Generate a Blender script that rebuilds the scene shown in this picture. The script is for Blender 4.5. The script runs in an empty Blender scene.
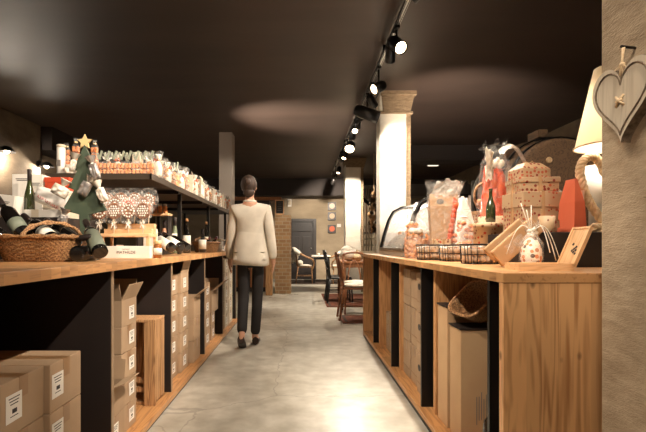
import bpy, bmesh, math, random
from mathutils import Vector, Matrix, Euler, noise
random.seed(7)
SC = bpy.context.scene
COL = SC.collection
PI = math.pi
H, F, VX, VY = 1.05, 440.0, 300.7, 245.0

def P(x, y, Y):
    """point of the place at depth Y that the photo shows near (x, y)"""
    return Vector(((x - VX) * Y / F, Y, H - (y - VY) * Y / F))

def lin(c):
    out = []
    for v in c[:3]:
        v = v / 255.0
        out.append(v / 12.92 if v <= 0.04045 else ((v + 0.055) / 1.055) ** 2.4)
    return (out[0], out[1], out[2], 1.0)

# ------------------------------------------------------------ materials
class NT:
    def __init__(self, name):
        self.m = bpy.data.materials.new(name); self.m.use_nodes = True
        self.t = self.m.node_tree
        self.b = self.t.nodes['Principled BSDF']
        self.out = self.t.nodes['Material Output']
    def n(self, typ, **kw):
        nd = self.t.nodes.new(typ)
        for k, v in kw.items():
            if k.startswith('i_'):
                nd.inputs[k[2:].replace('_', ' ')].default_value = v
            else:
                setattr(nd, k, v)
        return nd
    def l(self, a, b): self.t.links.new(a, b)
    def coords(self, scale=(1, 1, 1), kind='Object', rot=(0, 0, 0)):
        tc = self.n('ShaderNodeTexCoord'); mp = self.n('ShaderNodeMapping')
        mp.inputs['Scale'].default_value = scale; mp.inputs['Rotation'].default_value = rot
        self.l(tc.outputs[kind], mp.inputs['Vector']); return mp.outputs['Vector']
    def ramp(self, fac, stops):
        r = self.n('ShaderNodeValToRGB')
        el = r.color_ramp.elements
        while len(el) < len(stops): el.new(0.5)
        for e, (p, c) in zip(el, stops): e.position = p; e.color = c
        self.l(fac, r.inputs['Fac']); return r.outputs['Color']
    def mix(self, fac, a, b, blend='MIX'):
        m = self.n('ShaderNodeMix', data_type='RGBA', blend_type=blend)
        for s, v in ((m.inputs[0], fac), (m.inputs[6], a), (m.inputs[7], b)):
            if hasattr(v, 'is_linked'): self.l(v, s)
            else: s.default_value = v
        return m.outputs[2]
    def bump(self, h, strength, dist=0.01):
        b = self.n('ShaderNodeBump'); b.inputs['Strength'].default_value = strength
        b.inputs['Distance'].default_value = dist
        self.l(h, b.inputs['Height']); self.l(b.outputs['Normal'], self.b.inputs['Normal'])

def mat(name, col, rough=0.6, metal=0.0, col2=None, scale=10.0, bump=0.0, stretch=(1, 1, 1), emit=None, es=1.0,
        spec=0.5, vary=0.0, sub=0.0, lo=0.35, hi=0.65, coat=0.0):
    k = NT(name); b = k.b
    b.inputs['Base Color'].default_value = lin(col)
    b.inputs['Roughness'].default_value = rough; b.inputs['Metallic'].default_value = metal
    b.inputs['Specular IOR Level'].default_value = spec
    if coat: b.inputs['Coat Weight'].default_value = coat
    if sub: b.inputs['Subsurface Weight'].default_value = sub
    nz = None
    if col2 is not None or bump:
        v = k.coords(stretch)
        nz = k.n('ShaderNodeTexNoise'); nz.inputs['Scale'].default_value = scale; nz.inputs['Detail'].default_value = 6
        k.l(v, nz.inputs['Vector'])
    c = None
    if col2 is not None:
        c = k.ramp(nz.outputs['Fac'], [(lo, lin(col)), (hi, lin(col2))])
    if vary:
        oi = k.n('ShaderNodeObjectInfo'); hs = k.n('ShaderNodeHueSaturation')
        mr = k.n('ShaderNodeMapRange'); mr.inputs['To Min'].default_value = 1 - vary; mr.inputs['To Max'].default_value = 1 + vary
        k.l(oi.outputs['Random'], mr.inputs['Value']); k.l(mr.outputs['Result'], hs.inputs['Value'])
        if c is not None: k.l(c, hs.inputs['Color'])
        else: hs.inputs['Color'].default_value = lin(col)
        c = hs.outputs['Color']
    if c is not None: k.l(c, b.inputs['Base Color'])
    if bump: k.bump(nz.outputs['Fac'], bump)
    if emit is not None:
        b.inputs['Emission Color'].default_value = lin(emit); b.inputs['Emission Strength'].default_value = es
    return k.m

def wood(name, dark, light, axis='Z', grain=1.0, board=0.0, across='X', rough=0.45, figure=0.5, bumpy=0.08, coat=0.0, knots=0.0):
    """timber with the grain along `axis`, and boards `board` wide counted along `across`"""
    k = NT(name)
    st = {'X': (0.06, 1, 1), 'Y': (1, 0.06, 1), 'Z': (1, 1, 0.06)}[axis]
    st = tuple(s * grain for s in st)
    tc = k.n('ShaderNodeTexCoord'); base = tc.outputs['Object']
    vec = base; shade = None
    if board:
        sp = k.n('ShaderNodeSeparateXYZ'); k.l(base, sp.inputs[0])
        d = k.n('ShaderNodeMath', operation='DIVIDE'); k.l(sp.outputs[across], d.inputs[0]); d.inputs[1].default_value = board
        fl = k.n('ShaderNodeMath', operation='FLOOR'); k.l(d.outputs[0], fl.inputs[0])
        wn = k.n('ShaderNodeTexWhiteNoise', noise_dimensions='1D'); k.l(fl.outputs[0], wn.inputs['W'])
        ad = k.n('ShaderNodeVectorMath', operation='MULTIPLY_ADD')
        k.l(wn.outputs['Color'], ad.inputs[0]); ad.inputs[1].default_value = (3, 3, 3); k.l(base, ad.inputs[2])
        vec = ad.outputs[0]; shade = wn.outputs['Value']
    mp = k.n('ShaderNodeMapping'); mp.inputs['Scale'].default_value = st; k.l(vec, mp.inputs['Vector'])
    n1 = k.n('ShaderNodeTexNoise'); n1.inputs['Scale'].default_value = 9; n1.inputs['Detail'].default_value = 3
    n1.inputs['Distortion'].default_value = 0.4
    k.l(mp.outputs[0], n1.inputs['Vector'])
    mul = k.n('ShaderNodeMath', operation='MULTIPLY'); k.l(n1.outputs['Fac'], mul.inputs[0]); mul.inputs[1].default_value = 14
    fr = k.n('ShaderNodeMath', operation='SINE'); m2 = k.n('ShaderNodeMath', operation='MULTIPLY'); m2.inputs[1].default_value = 6.28
    k.l(mul.outputs[0], m2.inputs[0]); k.l(m2.outputs[0], fr.inputs[0])
    mr = k.n('ShaderNodeMapRange'); mr.inputs['From Min'].default_value = -1; k.l(fr.outputs[0], mr.inputs['Value'])
    n2 = k.n('ShaderNodeTexNoise'); n2.inputs['Scale'].default_value = 55; n2.inputs['Detail'].default_value = 5
    k.l(mp.outputs[0], n2.inputs['Vector'])
    a = k.n('ShaderNodeMath', operation='MULTIPLY_ADD'); a.inputs[1].default_value = figure
    k.l(mr.outputs[0], a.inputs[0]); k.l(n2.outputs['Fac'], a.inputs[2])
    sc = k.n('ShaderNodeMath', operation='MULTIPLY'); sc.inputs[1].default_value = 1.0 / (0.5 + figure); k.l(a.outputs[0], sc.inputs[0])
    c = k.ramp(sc.outputs[0], [(0.25, lin(dark)), (0.85, lin(light))])
    if shade is not None:
        g = k.n('ShaderNodeMapRange'); g.inputs['To Min'].default_value = 0.72; g.inputs['To Max'].default_value = 1.12; k.l(shade, g.inputs['Value'])
        hs = k.n('ShaderNodeHueSaturation'); k.l(c, hs.inputs['Color']); k.l(g.outputs[0], hs.inputs['Value']); c = hs.outputs['Color']
    if knots:
        mk = k.n('ShaderNodeMapping'); mk.inputs['Scale'].default_value = tuple(1.0 if a == axis else 1.7 for a in 'XYZ') if True else (1, 1, 1); k.l(base, mk.inputs['Vector'])
        vo = k.n('ShaderNodeTexVoronoi'); vo.inputs['Scale'].default_value = knots; k.l(mk.outputs[0], vo.inputs['Vector'])
        rk = k.n('ShaderNodeMapRange'); rk.inputs['From Min'].default_value = .05; rk.inputs['From Max'].default_value = .11; rk.inputs['To Min'].default_value = .75; rk.inputs['To Max'].default_value = 0; k.l(vo.outputs['Distance'], rk.inputs['Value'])
        c = k.mix(rk.outputs[0], c, lin((84, 46, 24)))
    k.l(c, k.b.inputs['Base Color']); k.b.inputs['Roughness'].default_value = rough
    if coat: k.b.inputs['Coat Weight'].default_value = coat
    k.bump(sc.outputs[0], bumpy, 0.004)
    return k.m

def film(name, tint=(255, 250, 240), clear=0.72, rough=0.12):
    k = NT(name); t = k.n('ShaderNodeBsdfTransparent'); g = k.n('ShaderNodeBsdfPrincipled')
    g.inputs['Base Color'].default_value = lin(tint); g.inputs['Roughness'].default_value = rough
    g.inputs['Specular IOR Level'].default_value = 0.9
    v = k.coords(); nz = k.n('ShaderNodeTexNoise'); nz.inputs['Scale'].default_value = 45; nz.inputs['Detail'].default_value = 3
    k.l(v, nz.inputs['Vector'])
    bp = k.n('ShaderNodeBump'); bp.inputs['Strength'].default_value = 0.9; bp.inputs['Distance'].default_value = 0.01
    k.l(nz.outputs['Fac'], bp.inputs['Height']); k.l(bp.outputs[0], g.inputs['Normal'])
    r = k.n('ShaderNodeMapRange'); r.inputs['From Min'].default_value = 0.42; r.inputs['From Max'].default_value = 0.62
    r.inputs['To Min'].default_value = min(0.98, clear + 0.08); r.inputs['To Max'].default_value = clear - 0.10; k.l(nz.outputs['Fac'], r.inputs['Value'])
    m = k.n('ShaderNodeMixShader'); k.l(r.outputs[0], m.inputs[0]); k.l(g.outputs[0], m.inputs[1]); k.l(t.outputs[0], m.inputs[2])
    k.l(m.outputs[0], k.out.inputs['Surface']); return k.m

def dots(name, base, dot, dot2=None, scale=26, size=0.32):
    k = NT(name); v = k.coords()
    vo = k.n('ShaderNodeTexVoronoi'); vo.inputs['Scale'].default_value = scale; vo.inputs['Randomness'].default_value = 0.55
    k.l(v, vo.inputs['Vector'])
    lt = k.n('ShaderNodeMath', operation='LESS_THAN'); lt.inputs[1].default_value = size; k.l(vo.outputs['Distance'], lt.inputs[0])
    dc = lin(dot)
    if dot2 is not None:
        sp = k.n('ShaderNodeSeparateColor'); k.l(vo.outputs['Color'], sp.inputs[0])
        gt = k.n('ShaderNodeMath', operation='GREATER_THAN'); gt.inputs[1].default_value = 0.5; k.l(sp.outputs[0], gt.inputs[0])
        dc = k.mix(gt.outputs[0], lin(dot), lin(dot2))
    k.l(k.mix(lt.outputs[0], lin(base), dc), k.b.inputs['Base Color'])
    k.b.inputs['Roughness'].default_value = 0.5
    return k.m

def wicker_mat(name, a, b, s=60):
    k = NT(name); v = k.coords((1, 1, 1))
    w = k.n('ShaderNodeTexNoise'); w.inputs['Scale'].default_value = s; w.inputs['Detail'].default_value = 2; k.l(v, w.inputs['Vector'])
    k.l(k.ramp(w.outputs['Fac'], [(0.35, lin(a)), (0.65, lin(b))]), k.b.inputs['Base Color'])
    k.b.inputs['Roughness'].default_value = 0.6; return k.m

# ------------------------------------------------------------ mesh builder
class G:
    def __init__(self): self.bm = bmesh.new()
    def box(self, c, s, rot=None, bevel=0.0, taper=None):
        M = Matrix.Translation(Vector(c))
        if rot is not None: M = M @ (rot.to_4x4() if isinstance(rot, Matrix) else Euler(rot).to_matrix().to_4x4())
        vs = bmesh.ops.create_cube(self.bm, size=1.0)['verts']
        for v in vs:
            co = Vector((v.co.x * s[0], v.co.y * s[1], v.co.z * s[2]))
            if taper and v.co.z > 0: co.x *= taper; co.y *= taper
            v.co = M @ co
        if bevel:
            es = list({e for v in vs for e in v.link_edges})
            bmesh.ops.bevel(self.bm, geom=es, offset=bevel, segments=2, affect='EDGES', profile=0.6)
        return self
    def b2(self, lo, hi, bevel=0.0):
        lo = Vector(lo); hi = Vector(hi); return self.box((lo + hi) / 2, hi - lo, None, bevel)
    def rings(self, rs, caps=True, closed=False, smooth=True):
        bm = self.bm; R = [[bm.verts.new(p) for p in r] for r in rs]; n = len(R[0])
        m = len(R)
        for i in range(m if closed else m - 1):
            a, b = R[i], R[(i + 1) % m]
            for j in range(n):
                f = bm.faces.new((a[j], a[(j + 1) % n], b[(j + 1) % n], b[j])); f.smooth = smooth
        if caps and not closed:
            bm.faces.new(list(reversed(R[0]))); bm.faces.new(R[-1])
        return self
    def tube(self, pts, r, n=8, closed=False, smooth=True, caps=True, flat=1.0):
        pts = [Vector(p) for p in pts]; rs = []
        up = None
        for i, p in enumerate(pts):
            if closed: d = pts[(i + 1) % len(pts)] - pts[i - 1]
            else: d = pts[min(i + 1, len(pts) - 1)] - pts[max(i - 1, 0)]
            d.normalize()
            if up is None:
                up = Vector((0, 0, 1)) if abs(d.z) < 0.9 else Vector((1, 0, 0))
            x = d.cross(up); 
            if x.length < 1e-5: x = d.orthogonal()
            x.normalize(); y = x.cross(d).normalized(); up = y
            rr = r[i] if isinstance(r, (list, tuple)) else r
            rs.append([p + (x * math.cos(2 * PI * k / n) + y * math.sin(2 * PI * k / n) * flat) * rr for k in range(n)])
        return self.rings(rs, caps, closed, smooth)
    def cone(self, a, b, r0, r1=None, n=16, caps=True, smooth=True):
        return self.tube([a, b], [r0, r0 if r1 is None else r1], n, False, smooth, caps)
    def lathe(self, prof, c=(0, 0, 0), n=20, caps=True, M=None, smooth=True, sx=1.0, sy=1.0):
        M = M or Matrix.Identity(4); c = Vector(c)
        rs = [[c + (M @ Vector((max(r, 1e-4) * math.cos(2 * PI * k / n) * sx, max(r, 1e-4) * math.sin(2 * PI * k / n) * sy, z))) for k in range(n)] for r, z in prof]
        return self.rings(rs, caps, False, smooth)
    def ball(self, c, r, u=14, v=8, wob=0.0, seed=0.0, M=None):
        if not isinstance(r, (list, tuple)): r = (r, r, r)
        rs = []; c = Vector(c)
        for i in range(v + 1):
            th = -PI / 2 + PI * (0.02 + 0.96 * i / v); ring = []
            for k in range(u):
                a = 2 * PI * k / u
                d = Vector((math.cos(th) * math.cos(a), math.cos(th) * math.sin(a), math.sin(th)))
                s = 1 + (wob * noise.noise(d * 2.3 + Vector((seed, seed * 1.7, 0))) if wob else 0)
                q = Vector((d.x * r[0] * s, d.y * r[1] * s, d.z * r[2] * s))
                ring.append(c + (M @ q if M else q))
            rs.append(ring)
        return self.rings(rs)
    def prism(self, poly, t, M=None, bevel=0.0):
        """2-D outline in XZ pushed t along Y"""
        M = M or Matrix.Identity(4); bm = self.bm
        a = [bm.verts.new(M @ Vector((x, -t / 2, z))) for x, z in poly]
        b = [bm.verts.new(M @ Vector((x, t / 2, z))) for x, z in poly]
        f1 = bm.faces.new(a); f2 = bm.faces.new(list(reversed(b))); n = len(poly)
        for i in range(n): bm.faces.new((a[(i + 1) % n], a[i], b[i], b[(i + 1) % n]))
        if bevel:
            es = list(f1.edges) + list(f2.edges)
            bmesh.ops.bevel(bm, geom=es, offset=bevel, segments=2, affect='EDGES')
        return self
    def quad(self, pts):
        self.bm.faces.new([self.bm.verts.new(Vector(p)) for p in pts]); return self
    def sheet(self, fn, nu, nv, t=0.0, smooth=True):
        bm = self.bm; V = [[bm.verts.new(Vector(fn(i / nu, j / nv))) for j in range(nv + 1)] for i in range(nu + 1)]
        for i in range(nu):
            for j in range(nv):
                f = bm.faces.new((V[i][j], V[i + 1][j], V[i + 1][j + 1], V[i][j + 1])); f.smooth = smooth
        if t:
            fs = [f for i in range(nu) for j in range(nv) for f in V[i][j].link_faces]
            bmesh.ops.solidify(bm, geom=list(set(fs)), thickness=t)
        return self
    def mesh(self, name):
        bmesh.ops.recalc_face_normals(self.bm, faces=self.bm.faces)
        me = bpy.data.meshes.new(name); self.bm.to_mesh(me); self.bm.free(); return me

def link(o): COL.objects.link(o); return o
def tag(o, label, cat, group=None, kind=None):
    o['label'] = label; o['category'] = cat
    if group: o['group'] = group
    if kind: o['kind'] = kind
    return o
def obj(name, g, m, parent=None, loc=(0, 0, 0), rot=(0, 0, 0), label=None):
    me = g.mesh(name) if isinstance(g, G) else g
    if not me.materials: me.materials.append(m)
    o = link(bpy.data.objects.new(name, me)); o.location = loc; o.rotation_euler = rot
    if parent: o.parent = parent
    if label: o['label'] = label
    return o
def thing(name, label, cat, loc=(0, 0, 0), rot=(0, 0, 0), group=None):
    o = link(bpy.data.objects.new(name, None)); o.empty_display_size = 0.05
    o.location = loc; o.rotation_euler = rot if isinstance(rot, (tuple, list, Euler)) else (0, 0, rot)
    return tag(o, label, cat, group)
def struct(name, g, m):
    o = obj(name, g, m); o['kind'] = 'structure'; return o
def dup(root, loc, rot=None, label=None, group=None, scale=None):
    r = root.copy(); COL.objects.link(r); r.location = loc
    if rot is not None: r.rotation_euler = rot
    if scale is not None: r.scale = scale
    if label: r['label'] = label
    if group: r['group'] = group
    for ch in list(root.children):
        c = ch.copy(); COL.objects.link(c); c.parent = r
        for gc in ch.children:
            d = gc.copy(); COL.objects.link(d); d.parent = c
    return r
ORD = ['first', 'second', 'third', 'fourth', 'fifth', 'sixth', 'seventh', 'eighth', 'ninth', 'tenth', 'eleventh', 'twelfth', 'thirteenth',
       'fourteenth', 'fifteenth', 'sixteenth', 'seventeenth', 'eighteenth', 'nineteenth']
def ordn(i):
    i += 1
    if i < 20: return ORD[i - 1]
    t = {2: 'twent', 3: 'thirt', 4: 'fort', 5: 'fift'}[i // 10]
    return t + 'ieth' if i % 10 == 0 else t + 'y-' + ORD[i % 10 - 1]
def text_mesh(s, size, align='CENTER', ext=0.0004):
    cu = bpy.data.curves.new('lettering', 'FONT'); cu.body = s; cu.size = size; cu.align_x = align; cu.align_y = 'CENTER'; cu.extrude = ext
    o = bpy.data.objects.new('lettering', cu); COL.objects.link(o)
    bpy.context.view_layer.update()
    me = bpy.data.meshes.new_from_object(o.evaluated_get(bpy.context.evaluated_depsgraph_get()))
    bpy.data.objects.remove(o); bpy.data.curves.remove(cu); return me
def axis_rot(d):
    """Euler that turns +Z to direction d"""
    return Vector(d).normalized().to_track_quat('Z', 'Y').to_euler()

# palette ---------------------------------------------------------------
M = {}
M['larch'] = wood('larch end boards', (160, 106, 60), (222, 170, 116), 'Z', 0.8, 0.115, 'X', figure=0.4, knots=5.0)
M['larch_v'] = wood('larch panel', (150, 98, 58), (206, 154, 102), 'Z', 1.2, 0.0, figure=0.4, knots=4.0)
M['larch_top'] = wood('larch worktop', (136, 86, 48), (210, 156, 102), 'Y', 1.0, 0.06, 'Y', rough=0.4, figure=0.12)
M['larch_pl'] = wood('larch plinth', (150, 98, 56), (206, 152, 98), 'Y', 1.0, 0.3, 'Y', rough=0.42, figure=0.4)
M['darkpanel'] = mat('blackened panel', (30, 24, 22), 0.55, col2=(40, 31, 28), scale=4, stretch=(1, 1, .1), bump=0.05)
M['blacksteel'] = mat('black steel', (22, 20, 19), 0.4, 0.3)
M['card'] = mat('brown cardboard', (166, 138, 108), 0.8, col2=(178, 149, 118), scale=5, vary=0.08, bump=0.02)
M['card_in'] = mat('cardboard inside', (150, 116, 84), 0.85)
M['card_pale'] = mat('pale cardboard', (206, 190, 166), 0.8, vary=0.06)
M['tape'] = mat('brown packing tape', (150, 114, 78), 0.3)
M['paper'] = mat('white paper', (236, 230, 220), 0.7)
M['whitecard'] = mat('white carton', (228, 220, 208), 0.6, vary=0.03)
M['ink'] = mat('black ink', (40, 34, 32), 0.6)
M['inkgrey'] = mat('grey ink', (120, 112, 104), 0.6)
M['inkred'] = mat('red ink', (176, 60, 40), 0.6)
M['bottle'] = mat('dark wine glass', (16, 13, 11), 0.08, spec=0.8, coat=0.4)
M['bottle_g'] = mat('green wine glass', (52, 58, 30), 0.08, spec=0.8, coat=0.5)
M['foil'] = mat('dark capsule foil', (44, 34, 30), 0.35, 0.3)
M['foilred'] = mat('wine red foil', (90, 30, 26), 0.35, 0.3)
M['labelw'] = mat('cream bottle label', (232, 224, 208), 0.6)
M['labelg'] = mat('sage bottle label', (128, 134, 116), 0.6)
M['cork'] = mat('cork', (180, 130, 84), 0.8)
M['wick'] = wicker_mat('woven willow', (112, 72, 42), (206, 158, 108), 150)
M['wick_d'] = wicker_mat('woven dark willow', (96, 66, 42), (170, 130, 88), 150)
M['orange'] = mat('orange biscuit', (214, 130, 74), 0.6, col2=(238, 170, 112), scale=60)
M['biscuit'] = mat('baked biscuit', (166, 104, 58), 0.7, col2=(204, 146, 92), scale=50, bump=0.1)
M['ginger'] = mat('gingerbread', (112, 66, 36), 0.7, col2=(146, 90, 52), scale=40)
M['choc'] = mat('chocolate', (64, 36, 24), 0.5)
M['icing'] = mat('white icing', (244, 236, 222), 0.5)
M['film'] = film('cellophane', clear=0.86)
M['filmthin'] = film('thin cellophane', clear=0.93)
M['filmwhite'] = film('frosted cellophane', (250, 240, 224), 0.55, 0.25)
M['ribbonw'] = mat('white ribbon', (240, 232, 218), 0.45)
M['ribbong'] = mat('sage ribbon', (150, 154, 132), 0.5)
M['ribbono'] = mat('orange ribbon', (216, 110, 66), 0.45)
M['stick'] = mat('white stick', (232, 214, 188), 0.6)
M['pine'] = wood('pale pine', (196, 146, 98), (232, 190, 142), 'X', 1.5, figure=0.3)
M['pinez'] = wood('pale pine upright', (196, 146, 98), (232, 190, 142), 'Z', 1.5, figure=0.3)
M['oldwood'] = wood('rough crate wood', (110, 76, 46), (190, 144, 98), 'Z', 1.4, figure=0.5, rough=0.75, bumpy=0.2)
M['treegreen'] = mat('green painted board', (66, 78, 62), 0.6, col2=(78, 90, 70), scale=12)
M['stargold'] = mat('pale gold star', (226, 196, 140), 0.4)
M['kraft'] = mat('kraft paper', (170, 130, 88), 0.75, col2=(186, 146, 104), scale=9, bump=0.1)
M['redpaper'] = mat('orange red paper', (222, 112, 80), 0.4)
M['red'] = mat('orange red card', (196, 72, 42), 0.5)
M['redpack'] = mat('scarlet wrap', (200, 62, 30), 0.35, col2=(222, 104, 62), scale=14)
M['floral'] = dots('floral print', (196, 166, 130), (176, 62, 32), (120, 66, 40), 44, 0.36)
M['polka'] = dots('polka dot print', (182, 152, 118), (128, 46, 28), (176, 84, 52), 48, 0.34)
M['eggprint'] = dots('egg floral print', (244, 226, 204), (208, 128, 76), (92, 62, 48), 44, 0.4)
M['dark'] = mat('dark stained wood', (34, 27, 24), 0.5, col2=(44, 35, 30), scale=5, stretch=(.2, 1, 1))
M['wire'] = mat('dark wire', (46, 38, 32), 0.4, 0.6)
M['rope'] = mat('thick jute rope', (232, 206, 168), 0.8, col2=(204, 172, 130), scale=50)
M['chrome'] = mat('brushed steel', (190, 186, 180), 0.3, 0.9)
M['greypost'] = mat('grey metal', (96, 92, 88), 0.45, 0.4)
M['tablewood'] = wood('brown table wood', (92, 54, 30), (158, 102, 60), 'Z', 1.2, figure=0.4)
M['chairwood'] = mat('brown chair wood', (112, 66, 38), 0.4, col2=(142, 90, 54), scale=7, stretch=(1, 1, .2))
M['rattan'] = wicker_mat('rattan', (120, 84, 52), (186, 142, 98), 40)
M['black'] = mat('black lacquer', (20, 18, 18), 0.4)
M['fleece'] = mat('white sheepskin', (226, 216, 198), 0.95, col2=(240, 232, 216), scale=30, bump=0.5)
M['rug'] = mat('rust red rug', (120, 66, 40), 0.95, col2=(84, 46, 30), scale=24, bump=0.3)
M['rugd'] = mat('dark rug', (60, 48, 40), 0.95, col2=(80, 64, 52), scale=20)
M['shirt'] = mat('off white shirt', (196, 186, 170), 0.85, col2=(212, 202, 186), scale=6)
M['trouser'] = mat('black trousers', (34, 29, 28), 0.8)
M['skin'] = mat('skin', (196, 146, 116), 0.5, sub=0.1)
M['hair'] = mat('brown hair', (44, 30, 22), 0.65, col2=(66, 46, 32), scale=40, stretch=(1, 1, .15))
M['shoe'] = mat('brown shoes', (52, 36, 27), 0.45)
M['glass_dark'] = mat('smoked lens', (60, 50, 40), 0.2)
# ======================================================================= setting
def m_floor():
    k = NT('polished concrete'); b = k.b
    v = k.coords((1, 1, 1))
    n1 = k.n('ShaderNodeTexNoise'); n1.inputs['Scale'].default_value = 0.9; n1.inputs['Detail'].default_value = 8; n1.inputs['Roughness'].default_value = 0.6; k.l(v, n1.inputs['Vector'])
    n2 = k.n('ShaderNodeTexNoise'); n2.inputs['Scale'].default_value = 7; n2.inputs['Detail'].default_value = 8; k.l(v, n2.inputs['Vector'])
    c = k.ramp(n1.outputs['Fac'], [(0.3, lin((178, 172, 158))), (0.7, lin((222, 217, 204)))])
    c2 = k.ramp(n2.outputs['Fac'], [(0.3, lin((176, 168, 154))), (0.7, lin((255, 255, 255)))])
    c = k.mix(0.6, c, c2, 'MULTIPLY')
    # wandering cracks
    wv = k.n('ShaderNodeVectorMath', operation='MULTIPLY_ADD'); k.l(n2.outputs['Color'], wv.inputs[0]); wv.inputs[1].default_value = (.14, .14, 0); k.l(v, wv.inputs[2])
    vo = k.n('ShaderNodeTexVoronoi', feature='DISTANCE_TO_EDGE'); vo.inputs['Scale'].default_value = 0.55; k.l(wv.outputs[0], vo.inputs['Vector'])
    lt = k.n('ShaderNodeMath', operation='LESS_THAN'); lt.inputs[1].default_value = 0.0024; k.l(vo.outputs['Distance'], lt.inputs[0])
    ml = k.n('ShaderNodeMath', operation='MULTIPLY'); ml.inputs[1].default_value = 0.3; k.l(lt.outputs[0], ml.inputs[0])
    c = k.mix(ml.outputs[0], c, lin((84, 74, 62)))
    # sawn joint across the aisle
    sp = k.n('ShaderNodeSeparateXYZ'); k.l(v, sp.inputs[0])
    d = k.n('ShaderNodeMath', operation='SUBTRACT'); d.inputs[1].default_value = 5.62; k.l(sp.outputs['Y'], d.inputs[0])
    ab = k.n('ShaderNodeMath', operation='ABSOLUTE'); k.l(d.outputs[0], ab.inputs[0])
    l2 = k.n('ShaderNodeMath', operation='LESS_THAN'); l2.inputs[1].default_value = 0.008; k.l(ab.outputs[0], l2.inputs[0])
    m2 = k.n('ShaderNodeMath', operation='MULTIPLY'); m2.inputs[1].default_value = 0.5; k.l(l2.outputs[0], m2.inputs[0])
    c = k.mix(m2.outputs[0], c, lin((96, 86, 72)))
    k.l(c, b.inputs['Base Color'])
    r = k.n('ShaderNodeMapRange'); r.inputs['To Min'].default_value = 0.2; r.inputs['To Max'].default_value = 0.42; k.l(n1.outputs['Fac'], r.inputs['Value'])
    k.l(r.outputs[0], b.inputs['Roughness']); b.inputs['Specular IOR Level'].default_value = 0.55
    k.bump(n2.outputs['Fac'], 0.03, 0.01)
    return k.m
def m_stone(name, a, b_, scale=5, strength=0.6, stretch=(1, 1, 2.2), dist=0.02):
    k = NT(name); v = k.coords(stretch)
    n1 = k.n('ShaderNodeTexNoise'); n1.inputs['Scale'].default_value = scale; n1.inputs['Detail'].default_value = 10; n1.inputs['Roughness'].default_value = 0.62; k.l(v, n1.inputs['Vector'])
    n2 = k.n('ShaderNodeTexNoise'); n2.inputs['Scale'].default_value = scale * 9; n2.inputs['Detail'].default_value = 6; k.l(v, n2.inputs['Vector'])
    vo = k.n('ShaderNodeTexVoronoi'); vo.inputs['Scale'].default_value = scale * 5; k.l(v, vo.inputs['Vector'])
    pit = k.n('ShaderNodeMapRange'); pit.inputs['From Max'].default_value = 0.18; k.l(vo.outputs['Distance'], pit.inputs['Value'])
    k.l(k.ramp(n1.outputs['Fac'], [(0.3, lin(a)), (0.7, lin(b_))]), k.b.inputs['Base Color'])
    k.b.inputs['Roughness'].default_value = 0.9
    s1 = k.n('ShaderNodeMath', operation='MULTIPLY_ADD'); s1.inputs[1].default_value = 0.5; k.l(n2.outputs['Fac'], s1.inputs[0]); k.l(n1.outputs['Fac'], s1.inputs[2])
    s2 = k.n('ShaderNodeMath', operation='MULTIPLY_ADD'); s2.inputs[1].default_value = 0.35; k.l(pit.outputs[0], s2.inputs[0]); k.l(s1.outputs[0], s2.inputs[2])
    k.bump(s2.outputs[0], strength, dist); return k.m
def m_brick():
    k = NT('rubble brick'); v = k.coords((1, 1, 1), rot=(PI / 2, 0, 0))
    br = k.n('ShaderNodeTexBrick'); br.inputs['Scale'].default_value = 3.2; br.inputs['Mortar Size'].default_value = 0.025
    br.inputs['Color1'].default_value = lin((176, 142, 104)); br.inputs['Color2'].default_value = lin((150, 116, 82)); br.inputs['Mortar'].default_value = lin((176, 156, 128))
    k.l(v, br.inputs['Vector']); k.l(br.outputs['Color'], k.b.inputs['Base Color']); k.b.inputs['Roughness'].default_value = 0.9
    k.bump(br.outputs['Fac'], 0.4, -0.01); return k.m
M['floor'] = m_floor()
M['ceil'] = mat('dark painted ceiling', (62, 50, 44), 0.5, col2=(72, 58, 51), scale=1.5, bump=0.08, stretch=(.5, 2, 1))
M['pier'] = m_stone('rough lime plaster', (150, 130, 104), (186, 166, 138), 9, 0.9, (1, .8, 2.6), .008)
M['wallstone'] = m_stone('dark lime plaster', (100, 86, 68), (128, 110, 88), 3.0, 0.4)
M['wallback'] = m_stone('limewashed back wall', (138, 122, 100), (170, 152, 126), 1.3, 0.4)
M['pillar'] = m_stone('pale plaster pillar', (206, 196, 178), (222, 214, 198), 5, 0.3)
M['pillarbr'] = m_stone('darker pillar edge', (120, 98, 74), (160, 136, 106), 14, 0.8, (1, 1, 3))
M['brick'] = m_brick()
M['soffit'] = mat('dark beam', (52, 42, 37), 0.7)

struct('floor', G().b2((-4.7, -2.2, -.1), (4.5, 13.9, 0)), M['floor'])
struct('ceiling', G().b2((-4.7, -2.2, 3.0), (4.5, 13.9, 3.12)), M['ceil'])
g = G().b2((-4.7, -2.2, 0), (-4.25, 7.2, 3.0), .02); g.b2((-4.7, 7.2, 0), (-4.5, 13.7, 3.0))
struct('wall_left', g, M['wallstone'])
struct('trim_1', G().b2((-4.5, 7.25, 2.62), (-4.1, 13.6, 3.0)), M['soffit'])
struct('wall_back', G().b2((-4.7, 13.6, 0), (4.5, 13.9, 3.0)), M['wallback'])
struct('trim_2', G().b2((-4.5, 12.9, 2.5), (4.3, 13.6, 3.0)), M['soffit'])
struct('wall_right', G().b2((4.3, -2.2, 0), (4.5, 13.9, 3.0)), M['wallstone'])
# near stone pier on the right, cut by the frame
g = G(); g.box((1.415, .22, 1.5), (.73, 2.634, 3.0), None, .006)
struct('pillar_right', g, M['pier'])
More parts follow.
